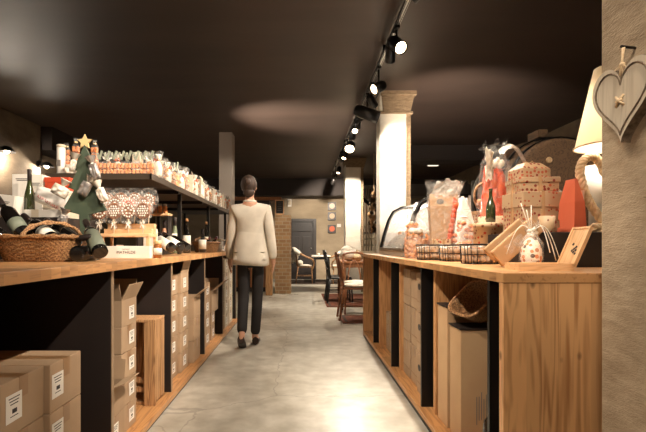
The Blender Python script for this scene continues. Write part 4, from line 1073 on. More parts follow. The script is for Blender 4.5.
# kraft window pouches leaning against the riser
def pouch_flat(label, loc, rot, w, l, m='kraft'):
    t = thing('kraft_pouch', label, 'pouch', loc, rot, 'kraft pouches leaning by the riser')
    obj('pouch', G().box((0, 0, l), (2 * w, .022, 2 * l), None, .007), M[m], t)
    obj('window', G().sheet(lambda u, v: ((u - .5) * w * 1.0, -.0125 - .001 * noise.noise(Vector((u * 3, v * 3, 2))), l * (.5 + v * .8)), 6, 8), M['film'], t)
    obj('seal', G().box((0, 0, 2 * l), (w * 1.9, .004, .02)), M[m], t)
pouch_flat('long kraft pouch leaning to the right before the floral boxes', (.865, 1.945, RT + .036), (-.06, .87, .0), .042, .12)
pouch_flat('second kraft pouch leaning just above the first one', (.855, 2.0, RT + .05), (-.06, .87, .0), .04, .11)
# stack of polka dot boxes
def lid_box(label, loc, sx, sy, h, rot, m='polka', peaked=False):
    t = thing('gift_box', label, 'gift box', loc, rot, None if m == 'floral' else 'dotted gift boxes stacked on the riser')
    obj('body', G().b2((-sx, -sy, 0), (sx, sy, h * .72), .003), M[m], t)
    obj('lid', G().b2((-sx - .005, -sy - .005, h * .62), (sx + .005, sy + .005, h), .004), M[m], t)
    g = G().b2((-.008, -sy - .0065, 0), (.008, sy + .0065, h + .0015)).b2((-sx - .0065, -.008, .0), (sx + .0065, .008, h + .0015)); obj('ribbon', g, M['kraft'], t)
    return t
lid_box('largest dotted gift box at the bottom of the stack on the riser', (1.155, 2.2, QZ), .10, .085, .2, .1)
lid_box('middle dotted gift box of the stack on the riser', (1.155, 2.2, QZ + .201), .092, .08, .07, -.05)
t = thing('gift_box', 'small dotted gift parcel with folded top crowning the stack', 'gift box', (1.14, 2.2, QZ + .272), .15, 'dotted gift boxes stacked on the riser')
obj('body', G().b2((-.075, -.06, 0), (.075, .06, .045), .004), M['polka'], t)
obj('folded_top', G().box((0, 0, .06), (.15, .12, .032), None, .003, .55), M['polka'], t)
g = G()
for sx in (-1, 1): g.tube([(0, 0, .076), (sx * .02, 0, .09), (sx * .03, 0, .082), (0, 0, .077)], .004, 6, flat=.5)
obj('bow', g, M['kraft'], t)
t = thing('gift_cup', 'small floral cup before the orange paper bag on the riser', 'cup', (1.135, 2.03, QZ)); obj('cup', G().lathe([(.026, 0), (.03, .004), (.036, .075), (.033, .075), (.028, .008)], n=20), M['floral'], t); obj('handle', G().tube([(.034, 0, .06), (.055, 0, .055), (.055, 0, .025), (.031, 0, .02)], .004, 6), M['floral'], t)
t = thing('cellophane_parcel', 'kraft parcel in crinkled cellophane beside the largest dotted box', 'parcel', (1.29, 2.24, QZ), .1); obj('contents', G().b2((-.03, -.04, 0), (.03, .04, .2), .004), M['kraft'], t); obj('wrapping', pillow(.042, .05, .115, .2, 2), M['film'], t, (0, 0, .116)); obj('ribbon', G().b2((-.031, -.041, .09), (.031, .041, .102)), M['ribbonw'], t)
# orange paper bag
t = thing('paper_bag', 'orange red paper bag with a pointed fold on the riser, near the rope lamp', 'bag', (1.275, 2.07, QZ), .25)
bmx = G(); 
bmx.rings([[Vector(p) for p in ((-.038, -.05, 0), (.03, -.055, 0), (.045, .05, 0), (-.03, .055, 0))], [Vector(p) for p in ((-.030, -.045, .14), (.022, -.05, .14), (.037, .045, .14), (-.022, .05, .14))], [Vector(p) for p in ((-.012, -.03, .25), (-.002, -.032, .25), (.013, .03, .25), (-.004, .03, .25))]], True, smooth=False)
obj('body', bmx, M['redpaper'], t)
obj('gusset_fold', G().prism([(-.034, .005), (.026, .005), (-.006, .235)], .002, Matrix.Translation((0, -.0515, 0)) @ Matrix.Rotation(-.085, 4, 'X')), M['redpaper'], t)
obj('tissue', G().b2((.047, -.02, .0), (.052, .05, .2)), M['paper'], t)
# gift basket with scarlet bag
t = thing('gift_basket', 'floral tub of red wrapped sweets in tall cellophane, tallest of the counter', 'gift basket', (1.235, 2.80, RT))
obj('tub', G().lathe([(.085, 0), (.09, .005), (.1, .28), (.095, .28), (.08, .01)], n=28), M['floral'], t)
rr = random.Random(9); g = G()
g.lathe([(.08, .22), (.082, .3), (.074, .42), (.06, .54), (.03, .60)], n=14)
for k in range(26):
    a = rr.random() * 6.28; zq = .27 + .3 * rr.random(); q = .066 - .05 * (zq - .27); g.ball((q * math.cos(a), q * math.sin(a), zq), (.022, .02, .06), 10, 6, .35, k)
obj('red_sweets', g, M['redpack'], t)
g = G()
g.sheet(lambda u, v: (-.09 + .045 * u + .012 * noise.noise(Vector((u * 5, v * 5, 1))), -.075 - .03 * math.sin(PI * u) + .012 * noise.noise(Vector((u * 4, v * 6, 5))), .5 + .2 * v * (1 - .15 * u) + .02 * noise.noise(Vector((u * 6, v * 3, 9)))), 10, 16, .002)
for k in range(5): g.ball((-.03 + .012 * k, -.05, .60 + .01 * (k % 3)), (.02, .016, .024), 9, 6, .6, k + 20)
obj('white_tissue', g, M['whitebag'], t)
n_ = 22
rs = []
for z, r_, w in ((.02, .1, .02), (.3, .108, .04), (.5, .1, .06), (.62, .08, .1), (.69, .05, .2), (.74, .08, .25)):
    rs.append([Vector((r_ * (1 + w * math.sin(k * 2.3 + z * 30)) * math.cos(2 * PI * k / n_), r_ * (1 + w * math.sin(k * 2.3 + z * 30)) * math.sin(2 * PI * k / n_), z + w * .1 * math.sin(k * 1.7))) for k in range(n_)])
obj('cellophane', G().rings(rs, False), M['filmthin'], t)
g = G()
g.sheet(lambda u, v: (.03 + .17 * u, -.05 + .07 * v - .03 * math.sin(3 * u), .665 + .045 * math.sin(4.2 * u) - .05 * u * u + .03 * v + .012 * math.sin(8 * v + 5 * u)), 14, 5)
obj('cellophane_wing', g, M['filmwhite'], t)
# tall kraft gift bag
t = thing('kraft_bag', 'tall kraft gift bag with orange ribbon and a crumpled clear top', 'gift bag', (1.03, 3.18, RT), -.12)
obj('bag', G().rings([[Vector((sx * w, sy * d, z)) for sx, sy in ((-1, -1), (1, -1), (1, 1), (-1, 1))] for w, d, z in ((.085, .05, 0), (.09, .052, .2), (.1, .05, .38), (.095, .02, .47))], True, smooth=False), M['kraft'], t)
obj('crest', G().lathe([(.02, 0), (.02, .003)], (-.03, -.045, .41), 16, M=Matrix.Rotation(PI / 2, 4, 'X'), sx=1.3), M['inkgrey'], t)
g = G().prism([(.02, .12), (.055, .13), (.085, .42), (.06, .44)], .006, Matrix.Translation((0, -.057, 0)))
for q in range(8): g.ball((.03 + .006 * q, -.06, .13 + .035 * q), (.02, .014, .024), 9, 6, .4, q)
obj('orange_ribbon', g, M['redpack'], t)
obj('crumpled_top', G().sheet(lambda u, v: ((u - .5) * .2 + .05 * v, -.03 + .03 * noise.noise(Vector((u * 5, v * 4, 3))), .44 + .12 * v + .05 * noise.noise(Vector((u * 4, 2, 7)))), 12, 6), M['filmwhite'], t)
obj('cellophane', G().rings([[Vector((sx * w, sy * d, z)) for sx, sy in ((-1, -1), (0, -1.25), (1, -1), (1.15, 0), (1, 1), (0, 1.2), (-1, 1), (-1.1, 0))] for w, d, z in ((.09, .06, 0.005), (.1, .068, .25), (.107, .06, .4), (.105, .035, .5), (.12, .05, .56))], False, smooth=False), M['film'], t)
lid_box('square floral box before the tall kraft bag', (.985, 3.08, RT), .05, .035, .14, .05, 'floral')
# white paper cone and orange fruit bunch
t = thing('paper_cone', 'white pointed paper bag glowing under the spotlight, mid counter', 'paper bag', (1.115, 2.98, RT), .1)
obj('bag', G().rings([[Vector((sx * w + o, sy * d, z)) for sx, sy in ((-1, -1), (1, -1), (1, 1), (-1, 1))] for w, d, z, o in ((.05, .04, 0, 0), (.055, .04, .2, 0), (.035, .03, .33, -.01), (.004, .01, .43, -.02))], True, smooth=False), M['paper'], t)
obj('stamp', G().b2((-.02, -.0425, .14), (.0, -.0405, .18)), M['inkgrey'], t)
t = thing('dried_fruit_bag', 'cellophane bag of orange dried fruit before the white paper bag', 'fruit bag', (1.06, 2.86, RT)); g = G(); rr = random.Random(4)
for k in range(46): a = rr.random() * 6.28; q = rr.random() ** .5; zq = rr.random(); g.ball((.058 * q * math.cos(a), .05 * q * math.sin(a), .02 + .23 * zq), (.017, .016, .015), 8, 6, .3, k)
obj('fruit', g, mat('dried orange fruit', (186, 96, 52), .45, col2=(222, 150, 96), scale=30), t); obj('wrapper', G().lathe([(.06, 0), (.068, .1), (.06, .24), (.02, .28), (.05, .33)], n=16, caps=False), M['film'], t); obj('tie', G().lathe([(.022, .275), (.026, .28), (.022, .287)], n=12), M['ribbonw'], t)
# wreath of rattan
t = thing('rattan_wreath', 'small twisted rattan wreath standing above the orange fruit bag', 'wreath', (1.27, 3.06, RT + .442), (PI / 2, .2, .3)); g = G(); g2 = G()
for q in range(4): g.tube([((.075 + .008 * math.sin(k * .8 + q * 1.6)) * math.cos(2 * PI * k / 40), (.085 + .008 * math.cos(k * .8 + q * 1.6)) * math.sin(2 * PI * k / 40), .01 * math.sin(k * .8 + q * 1.6)) for k in range(40)], .008, 6, True)
obj('twigs', g, M['rattan'], t); 
for q in range(5): g2.ball((.06 * math.cos(4 + q * .35), .07 * math.sin(4 + q * .35), .02), .02, 8, 6, .3, q)
obj('berries', g2, M['orange'], t)
t = thing('carton_stand', 'pale upright carton carrying the rattan wreath', 'carton', (1.27, 3.07, RT)); obj('body', G().b2((-.06, -.04, 0), (.06, .04, .33), .003), M['floral'], t); obj('lid', G().b2((-.063, -.043, .31), (.063, .043, .335), .002), M['kraft'], t)
# orange gift bags
def fruit_basket(label, loc, r, h, seed, white=True, cm='orange'):
    rr = random.Random(seed); t = thing('biscuit_gift', label, 'gift bag', loc, 0, 'orange biscuit gifts in cellophane')
    g = G().lathe([(r * .8, .004), (r * .85, h * .6), (r * .5, h * .9)], n=16)
    for k in range(60):
        a = rr.random() * 6.28; zq = rr.random(); q = r * (.82 - .3 * zq * zq)
        g.ball((q * math.cos(a), q * math.sin(a), .015 + (h - .03) * zq), (.02, .02, .012), 8, 5, .3, k, Euler((rr.random() * 3, rr.random() * 3, 0)).to_matrix())
    obj('biscuits', g, M[cm], t)
    obj('cellophane', G().lathe([(r, 0), (r * 1.06, h * .4), (r * .95, h * .8), (r * .3, h * 1.0), (r * .7, h * 1.25)], n=18, caps=False), M['film'], t)
    g = G().ball((0, 0, h), (.02, .02, .012), 8, 6)
    if white:
        for q in range(6): g.ball((.032 * math.cos(q * 1.05), -.02 + .025 * math.sin(q * 1.05), h + .006), (.024, .016, .022), 8, 6, .4, q)
    obj('bow', g, M['ribbonw'], t); return t
fruit_basket('dark bottomed cellophane gift of orange biscuits with a white bow, before the glass case', (.875, 3.36, RT), .082, .2, 3, cm='biscuit')
fruit_basket('orange biscuit gift in cellophane right of the white bow one', (1.03, 3.42, RT), .08, .19, 6)
fruit_basket('orange biscuit gift behind, against the glass case end', (.895, 3.54, RT), .058, .28, 9, False)
# refrigerated display case
t = thing('glass_display_case', 'curved glass display case with black end frames on the far counter', 'display case', (0, 0, 0))
cy0, cy1 = 3.64, 4.72
prof = [(.86, RT + .05), (.895, RT + .2), (.945, RT + .36), (.995, RT + .45), (1.08, RT + .495), (1.38, RT + .51)]
obj('base', G().b2((.85, cy0, RT), (1.42, cy1, RT + .05), .006), mat('case steel', (206, 198, 186), .35, .3), t)
obj('front_glass', G().sheet(lambda u, v: (lambda i, f: (prof[i][0] + (prof[i + 1][0] - prof[i][0]) * f, cy0 + .02 + (cy1 - cy0 - .04) * v, prof[i][1] + (prof[i + 1][1] - prof[i][1]) * f))(min(4, int(u * 5)), u * 5 - min(4, int(u * 5))), 15, 2), M['glass'], t)
for y in (cy0, cy1):
    obj('end_frame', G().tube([(x, y, z) for x, z in prof], .02, 8), M['blacksteel'], t)
obj('end_glass', G().prism(prof + [(1.38, RT + .05)], .004, Matrix.Translation((0, cy1 - .01, 0))), M['glass'], t)
obj('end_glass', G().prism(prof + [(1.38, RT + .05)], .004, Matrix.Translation((0, cy0 + .01, 0))), M['glass'], t)
obj('back_panel', G().b2((1.38, cy0, RT + .05), (1.41, cy1, RT + .511), .003), M['whitecard'], t)
obj('inner_shelf', G().b2((1.0, cy0 + .03, RT + .2), (1.37, cy1 - .03, RT + .208)), M['glass'], t)
obj('case_tube', G().cone((1.2, cy0 + .08, RT + .478), (1.2, cy1 - .08, RT + .478), .012), mat('case lamp tube', (255, 250, 240), .3, emit=(255, 244, 226), es=6), t)
for yy in (3.9, 4.45): bulb_light((1.18, yy, RT + .445), 5, (1, .93, .84), .02, t)
for q in range(6): obj('tray', G().b2((1.03 + .0, cy0 + .08 + .165 * q, RT + .209), (1.33, cy0 + .21 + .165 * q, RT + .24), .006), M['orange' if q % 2 else 'whitecard'], t)
obj('front_lip', G().b2((.835, cy0 + .01, RT + .05), (.865, cy1, RT + .075), .003), M['chrome'], t)
# rope lamps
def rope_pts(ctrl, n=8):
    out = []; c = [Vector(p) for p in ctrl]
    for i in range(len(c) - 1):
        p0, p1, p2, p3 = c[max(i - 1, 0)], c[i], c[i + 1], c[min(i + 2, len(c) - 1)]
        for k in range(n):
            u = k / n; out.append(.5 * ((2 * p1) + (p2 - p0) * u + (2 * p0 - 5 * p1 + 4 * p2 - p3) * u * u + (3 * p1 - p0 - 3 * p2 + p3) * u ** 3))
    out.append(c[-1]); return out
def rope(g, ctrl, r):
    pts = rope_pts(ctrl, 14)
    for q in range(3):
        tw = []
        for i, p in enumerate(pts):
            d = (pts[min(i + 1, len(pts) - 1)] - pts[max(i - 1, 0)]).normalized(); a = d.orthogonal() if False else d.cross(Vector((0, 1, .02))).normalized(); b = d.cross(a)
            th = i * .55 + q * 2 * PI / 3; tw.append(p + (a * math.cos(th) + b * math.sin(th)) * r * .48)
        g.tube(tw, r * .62, 7)
    return g
M['shade'] = NT('linen lampshade').m
k = M['shade'].node_tree; kb = k.nodes['Principled BSDF']; kb.inputs['Base Color'].default_value = lin((244, 232, 210)); kb.inputs['Roughness'].default_value = .8
trn = k.nodes.new('ShaderNodeBsdfTranslucent'); trn.inputs['Color'].default_value = lin((250, 236, 212)); mx = k.nodes.new('ShaderNodeMixShader'); mx.inputs[0].default_value = .6
k.links.new(kb.outputs[0], mx.inputs[1]); k.links.new(trn.outputs[0], mx.inputs[2]); k.links.new(mx.outputs[0], k.nodes['Material Output'].inputs['Surface'])
LY = 2.10
def pz(x, y): 
    p = P(x, y, LY); return Vector((p.x, p.z))
lb = P(600, 229, LY)
t = thing('rope_lamp', 'table lamp with thick knotted rope stem and white tapered shade, beside the stone pier', 'table lamp', (lb.x, LY, QZ))
def L(x, y, dy=0.0): p = P(x, y, LY); return (p.x - lb.x, dy, p.z - QZ)
g = G(); rope(g, [L(588, 227.5, -.03), L(610, 227, -.01), L(604, 222), L(592, 207), L(584, 190), L(580, 172), L(584, 160), L(594, 157), L(602, 166), L(604, 172), L(612, 176), L(618, 168), L(614, 156)], .0195)
obj('rope_stem', g, M['rope'], t)
obj('weighted_foot', G().lathe([(.06, 0), (.062, .004), (.06, .012), (.02, .016)], (L(604, 230)[0], .0, 0), 20), M['rope'], t)
c = L(612, 100); h0, h1 = L(0, 147)[2], L(0, 68)[2]
obj('lamp_shade', G().lathe([(.157, h0), (.15, h0 + .02), (.075, h1), (.073, h1), (.148, h0 + .02), (.153, h0)], (c[0], 0, 0), 32, caps=False), M['shade'], t)
obj('shade_hem', G().tube([(c[0] + .158 * math.cos(2 * PI * k_ / 32), .158 * math.sin(2 * PI * k_ / 32), h0 + .002) for k_ in range(32)], .004, 6, True), M['rope'], t)
obj('lamp_holder', G().cone((L(614, 158)[0], 0, L(614, 158)[2]), (c[0], 0, h0 + .1), .016).ball((c[0], 0, h0 + .13), .03), M['chrome'], t)
bulb_light((c[0] - .0, 0, h0 + .16), 20, (1, .93, .82), .04, t)
t = thing('white_pot', 'white tapered pot hanging low behind the rope lamp, half hidden by the pier', 'pot', (P(602, 204, 2.32).x, 2.32, QZ))
M['ceramic'] = mat('white glazed pot', (246, 240, 228), .3)
pz0 = P(0, 204, 2.32).z - QZ; pz1 = P(0, 168, 2.32).z - QZ
obj('pot', G().lathe([(.055, 0), (.06, .004), (.06, pz0), (.072, pz0 + .004), (.11, pz1), (.1, pz1), (.06, pz0 + .02)], n=28), M['ceramic'], t)
obj('pot_rim', G().tube([(.105 * math.cos(2 * PI * k_ / 28), .105 * math.sin(2 * PI * k_ / 28), pz1) for k_ in range(28)], .006, 6, True), M['ceramic'], t)
# barrel on its cradle behind the counter
bc = P(561, 187, 3.1)
t = thing('wine_barrel', 'old dark wine barrel lying end on behind the gift boxes', 'barrel', bc)
M['barrelhead'] = mat('grey barrel head', (74, 68, 64), .75, col2=(94, 88, 82), scale=5, stretch=(4, 1, .3), bump=.06)
M['stave'] = wood('barrel staves', (70, 54, 42), (116, 92, 70), 'Y', 1.0, figure=.4, rough=.6)
RX_ = Matrix.Rotation(-PI / 2, 4, 'X')
obj('staves', G().lathe([(.315, 0), (.345, 0), (.40, .35), (.345, .7), (.315, .7)], n=48, M=RX_), M['stave'], t)
obj('head', G().lathe([(.001, -.0), (.316, -.0), (.316, .02)], (0, .012, 0), 48, M=RX_), M['barrelhead'], t)
for q in (.03, .14, .56, .67):
    rq = .345 + .055 * math.sin(PI * q / .7); obj('hoop', G().lathe([(rq - .002, q - .025), (rq + .006, q - .025), (rq + .006, q + .025), (rq - .002, q + .025)], n=48, caps=False, M=RX_), M['blacksteel'], t)
g = G()
for q in range(-3, 4):
    hz = (.31 ** 2 - (q * .085 + .02) ** 2) ** .5; g.b2((q * .085 + .018, .0105, -hz), (q * .085 + .022, .0118, hz))
obj('head_seams', g, M['blacksteel'], t)
obj('bung', G().lathe([(.022, 0), (.022, -.016), (.018, -.022)], (-.085, .012, .19), 18, M=RX_), M['rope'], t)
t = thing('barrel_cradle', 'dark timber stand carrying the old barrel', 'stand', (bc.x, bc.y, 0))
zb = bc.z
for yy in (.1, .55): obj('cross_beam', G().prism([(-.325, zb - .52), (.325, zb - .52), (.325, zb - .3), (.28, zb - .31), (.1, zb - .402), (-.1, zb - .402), (-.28, zb - .31), (-.325, zb - .3)], .07, Matrix.Translation((0, yy, 0))), M['oldwood'], t)
for sx in (-1, 1):
    for yy in (.1, .55): obj('leg', G().b2((sx * .28 - .04, yy - .035, 0), (sx * .28 + .04, yy + .035, zb - .52)), M['oldwood'], t)
tag(obj('wood_block', G().b2((-.035, -.04, 0), (.035, .12, .06), .004), M['stave'], None, (bc.x - .01, bc.y + .25, bc.z + .402)), 'small wood block lying on top of the old barrel', 'block')
# grey posts behind the counter
for i, (xa_, xb_) in enumerate(((461, 468), (471.5, 483))):
    a, b = P(xa_, 180, 4.6).x, P(xb_, 180, 4.6).x
    t = thing('grey_stanchion', '%s grey metal upright behind the counter gifts' % ('slimmer left', 'broader right')[i], 'post', ((a + b) / 2, 4.6, 0), 0)
    obj('upright', G().cone((0, 0, .0), (0, 0, P(0, 181, 4.6).z), (b - a) / 2, n=20), M['greypost'], t); obj('foot_plate', G().b2((-.1, -.1, 0), (.1, .1, .012)), M['greypost'], t)
# wooden heart on the pier
HX = 1.05
t = thing('wooden_heart', 'whitewashed wooden heart hanging by twine on the stone pier', 'heart decoration', (HX - .042, 1.365, P(0, 102, 1.365).z), .1); t.scale = (1, .92, .87)
pl = []
for k_ in range(48):
    a = 2 * PI * k_ / 48; pl.append((.0079 * 16 * math.sin(a) ** 3, .0097 * (13 * math.cos(a) - 5 * math.cos(2 * a) - 2 * math.cos(3 * a) - math.cos(4 * a)) + .02))
RZm = Matrix.Rotation(-PI / 2, 4, 'Z')
M['heartwood'] = wood('whitewashed wood', (168, 152, 130), (204, 190, 168), 'Z', 1.0, figure=.25, rough=.75)
M['bark'] = m_stone('rough bark edge', (92, 74, 58), (166, 146, 122), 40, .8, (1, 1, 1))
me = G().prism(pl, .034, RZm).mesh('board')
o = obj('board', me, M['heartwood'], t); me.materials.append(M['bark'])
for f in me.polygons:
    if len(f.vertices) == 4: f.material_index = 1
gr = [(-.019, -(x * .84), z * .84 + .003) for x, z in pl]
obj('carved_line', G().tube(gr, .0028, 5, True), M['bark'], t)
g = G()
for s in (-1, 1): g.tube([(-.02, s * .016, -.014), (-.024, 0, 0.004), (-.02, -s * .016, .022)], .004, 6)
g.tube([(-.02, -.012, .004), (-.026, 0, .006), (-.02, .014, .004)], .0045, 6); g.ball((-.023, 0, .004), (.007, .009, .008), 8, 6)
obj('twine_bow', g, M['rope'], t)
g = G().tube([(-.012, .012, .075), (-.01, .004, .14), (.0, .008, .19), (.006, .012, .204)], .0035, 6).tube([(-.012, -.006, .08), (-.01, .002, .13), (.0, .012, .2)], .003, 6)
g.ball((-.008, .004, .135), .009, 8, 6).tube([(-.009, .004, .135), (-.014, .03, .12), (-.012, .036, .1)], .003, 5).tube([(-.009, .004, .135), (-.014, -.022, .115)], .003, 5); obj('hanging_twine', g, M['rope'], t)
obj('nail', G().cone((.045, .012, .20), (-.006, .012, .204), .005, n=10), M['wire'], t)
# ======================================================================= cafe corner at the back
def chair(label, loc, rz, m, fleece=False, seatm=None, arch=True, group=None, name='dining_chair', arms=False):
    t = thing(name, label, 'chair', loc, rz, group)     # sitter looks along +Y
    for sx in (-1, 1):
        obj('leg', G().tube([(sx * .17, .18, .44), (sx * .19, .2, 0)], [.018, .014], 8), M[m], t)
        obj('leg', G().tube([(sx * .17, -.19, .44), (sx * .185, -.25, 0)], [.018, .015], 8), M[m], t)
        obj('back_post', G().tube([(sx * .17, -.19, .43), (sx * .18, -.22, .65), (sx * .17, -.27, .88)], .016, 8), M[m], t)
        obj('stretcher', G().tube([(sx * .18, .19, .2), (sx * .178, -.21, .2)], .009, 6), M[m], t)
    obj('seat_frame', G().lathe([(.19, .425), (.205, .43), (.205, .452), (.19, .455)], n=24, sy=1.0), M[m], t)
    pts = [(.17 * math.cos(PI * k / 10), -.27 - .012 * math.sin(PI * k / 10), .88 + .05 * math.sin(PI * k / 10)) for k in range(11)]
    obj('top_rail', G().tube(pts, .018, 8), M[m], t)
    if arch: obj('back_hoop', G().tube([(.1 * math.cos(PI * k / 10), -.2 - .05 * math.sin(PI * k / 10), .47 + .33 * math.sin(PI * k / 10)) for k in range(11)], .012, 8), M[m], t)
    else:
        for z in (.6, .74): obj('back_slat', G().tube([(-.17, -.215 - (z - .6) * .2, z), (0, -.235 - (z - .6) * .2, z), (.17, -.215 - (z - .6) * .2, z)], .014, 8), M[m], t)
    if arms:
        for sx in (-1, 1): obj('armrest', G().tube(rope_pts([(sx * .16, -.27, .88), (sx * .24, -.16, .82), (sx * .28, .02, .72), (sx * .26, .2, .64), (sx * .19, .24, .5), (sx * .185, .19, .38)], 5), .022, 8), M[m], t)
        obj('back_weave', G().sheet(lambda u, v: ((u - .5) * .36, -.2 - .05 * v - .04 * math.sin(PI * u), .46 + .42 * v), 8, 6, .012), M[m], t)
    if seatm: obj('seat_pad', G().ball((0, 0, .475), (.19, .19, .032), 20, 8, .1, loc[0]), M[seatm], t)
    if fleece:
        f = thing('sheepskin', 'white sheepskin draped over the back of the ' + fleece, 'sheepskin', (loc[0], loc[1], 0), rz)
        g = G(); pts = rope_pts([(.22, -.14, .80), (.17, -.25, .885), (.07, -.30, .925), (-.07, -.30, .925), (-.17, -.25, .885), (-.22, -.14, .80)], 5)
        g.tube(pts, [.062 + .016 * noise.noise(Vector((k * .9, loc[0], 1))) for k in range(len(pts))], 10)
        g.ball((0, -.27, .76), (.17, .085, .19), 18, 10, .25, loc[0] + 2); g.ball((.0, -.14, .56), (.15, .09, .075), 16, 9, .25, loc[0] + 4)
        obj('fleece', g, M['fleece'], f)
        obj('hanging_tail', G().ball((0, -.34, .64), (.09, .035, .1), 12, 8, .3, 2), M['fleece'], f)
    return t
chair('brown wooden chair with a white seat pad, nearest, on the small rug', (.78, 6.2, .012), -PI / 2, 'chairwood', False, 'fleece')
chair('brown arched back chair between the nearest chair and the brown table', (.86, 6.85, 0), PI, 'chairwood', False, 'fleece')
chair('slim black chair at the edge of the big rust rug, nearer one', (.72, 8.0, .012), -PI / 2, 'black', arch=False, group='black cafe chairs')
chair('slim black chair at the rust rug, farther one', (.72, 8.43, .012), -PI / 2, 'black', arch=False, group='black cafe chairs')
chair('rattan armchair with a white sheepskin in front of the dark door', (.12, 12.1, .012), -PI / 2, 'rattan', 'rattan armchair by the dark door', 'fleece', arms=True)
chair('rattan armchair with white fleece on the right of the far table', (1.0, 12.0, .012), PI * .6, 'rattan', 'rattan armchair right of the far table', 'fleece', arms=True)
def table(label, loc, sx, sy, topm, legm, h=.75):
    t = thing('cafe_table', label, 'table', loc)
    obj('table_top', G().b2((-sx, -sy, h - .035), (sx, sy, h), .006), M[topm], t)
    obj('apron', G().b2((-sx + .05, -sy + .05, h - .11), (sx - .05, sy - .05, h - .035)), M[legm], t)
    for a in (-1, 1):
        for b in (-1, 1): obj('leg', G().box((a * (sx - .06), b * (sy - .06), (h - .1) / 2), (.06, .06, h - .1), None, .006), M[legm], t)
    return t
table('brown wooden table with a sheepskin beyond the end of the right counter', (1.06, 8.2, .012), .36, .55, 'tablewood', 'tablewood')
table('far dark table with a pale top before the pictures', (.56, 12.3, .012), .26, .35, 'whitecard', 'black')
t = thing('wicker_jug', 'round wicker covered jug standing on the brown table', 'jug', (1.0, 7.8, .763)); g = G(); wicker(g, .05, .05, .085, .085, .07, 24, 4, .002); obj('wicker_body', g, M['wick'], t); obj('neck', G().lathe([(.08, .065), (.07, .1), (.02, .14), (.018, .2), (.024, .205)], n=16), M['rope'], t); obj('handle', G().tube([(.06, 0, .11), (.09, 0, .16), (.02, 0, .19)], .008, 6), M['wick'], t)
t = thing('sheepskin_roll', 'folded white sheepskin lying on the brown table', 'sheepskin', (.88, 8.02, .775)); obj('fleece', G().ball((0, 0, .11), (.17, .14, .115), 20, 10, .18, 3), M['fleece'], t); obj('fold', G().ball((-.03, -.03, .19), (.12, .09, .07), 16, 8, .2, 6), M['fleece'], t)
t = thing('small_cup', 'small pale cup on the far table', 'cup', (.5, 12.2, .763)); obj('cup', G().lathe([(.03, 0), (.04, .06), (.036, .06), (.028, .01)], n=16), M['whitecard'], t); obj('saucer', G().lathe([(.03, 0), (.06, .006), (.058, .01)], n=16), M['whitecard'], t)
def rug(label, x0, x1, y0, y1, m):
    t = thing('rug', label, 'rug', ((x0 + x1) / 2, y0, 0)); w = (x1 - x0) / 2
    obj('pile', G().b2((-w, 0, 0), (w, y1 - y0, .012), .004), M[m], t)
    obj('border', G().b2((-w + .04, .04, .0119), (w - .04, .08, .0135)).b2((-w + .04, y1 - y0 - .08, .0119), (w - .04, y1 - y0 - .04, .0135)).b2((-w + .04, .08, .0119), (-w + .08, y1 - y0 - .08, .0135)).b2((w - .08, .08, .0119), (w - .04, y1 - y0 - .08, .0135)), M['rugd'], t)
rug('rust red rug under the black chairs', .44, 1.6, 7.42, 9.4, 'rug')
rug('small rust red rug under the nearest brown chair', .56, 1.6, 5.87, 6.55, 'rug')
rug('dark rug under the far table', -.6, 1.5, 11.75, 13.2, 'rugd')
# pictures
for i, (ya, yb, col) in enumerate(((202, 210.5, 'picw'), (212, 220.5, 'picb'), (224.5, 233.5, 'pico'))):
    c = P(331.8, (ya + yb) / 2, 13.58); hw = .125
    t = thing('framed_picture', ('top', 'middle', 'bottom')[i] + ' of three small square pictures, showing ' + ('a pale round plate', 'a beige dish', 'an orange round dish')[i], 'picture', c, 0, 'square pictures on the back wall')
    obj('frame', G().b2((-hw, -.03, -hw), (hw, .015, hw), .004), M['black'], t)
    cc = {'picw': (232, 200, 176), 'picb': (206, 176, 140), 'pico': (220, 96, 48)}[col]
    obj('print', G().b2((-hw + .02, -.034, -hw + .02), (hw - .02, -.03, hw - .02)), mat('picture ' + col, (70, 52, 40), .4), t)
    g = G().lathe([(.085, 0), (.08, .004)], (.005, -.0345, .005), 24, M=Matrix.Rotation(PI / 2, 4, 'X')); obj('dish', g, mat('dish ' + col, cc, .5), t)
tag(obj('wall_switch', G().b2((-.06, -.012, -.05), (.06, .012, .05), .004), M['whitecard'], None, P(339, 225.5, 13.58)), 'small white switch plate right of the pictures', 'switch')
# brick pier, timber post, sign and cupboard behind the person
pr = struct('trim_5', G().b2((-.56, 9.45, 0), (-.21, 9.85, P(0, 215, 9.45).z), .01), M['brick'])
tag(obj('timber_post', G().b2((-.07, -.07, 0), (.07, .07, 1.55), .01), M['oldwood'], None, (-.66, 9.2, 0)), 'rough timber post before the brick pier', 'post')
t = thing('back_cabinet', 'dark cabinet with a moulded top behind the walking person', 'cabinet', (-1.05, 9.9, 0))
obj('body', G().b2((-.55, 0, 0), (.35, .45, 2.05), .006), M['dark'], t)
obj('cornice', G().b2((-.6, -.05, 2.05), (.62, .5, 2.13), .012), M['tablewood'], t)
for sx in (-.32, .12): 
    d = obj('door', G().b2((sx - .2, -.02, .1), (sx + .2, .0, 1.95), .006), M['tablewood'], t); obj('knob', G().ball((sx + .16, -.035, 1.0), .018, 8, 6), M['chrome'], d)
t = thing('menu_board', 'small framed blackboard sign above the brick pier', 'sign', (P(279.5, 0, 9.5).x, 9.55, 1.71))
obj('frame', G().b2((-.10, -.02, 0), (.10, .02, .32), .006), M['pinez'], t); obj('slate', G().b2((-.075, -.024, .025), (.075, -.02, .295)), M['ink'], t)
g = G(); [g.box((0, -.0245, .25 - .04 * q), (.09 - .02 * (q % 2), .001, .008)) for q in range(5)]; obj('chalk_lines', g, M['inkgrey'], t); obj('stand', G().b2((-.06, -.04, -.02), (.06, .04, .004)), M['pinez'], t)
lq = P(276, 231, 9.0)
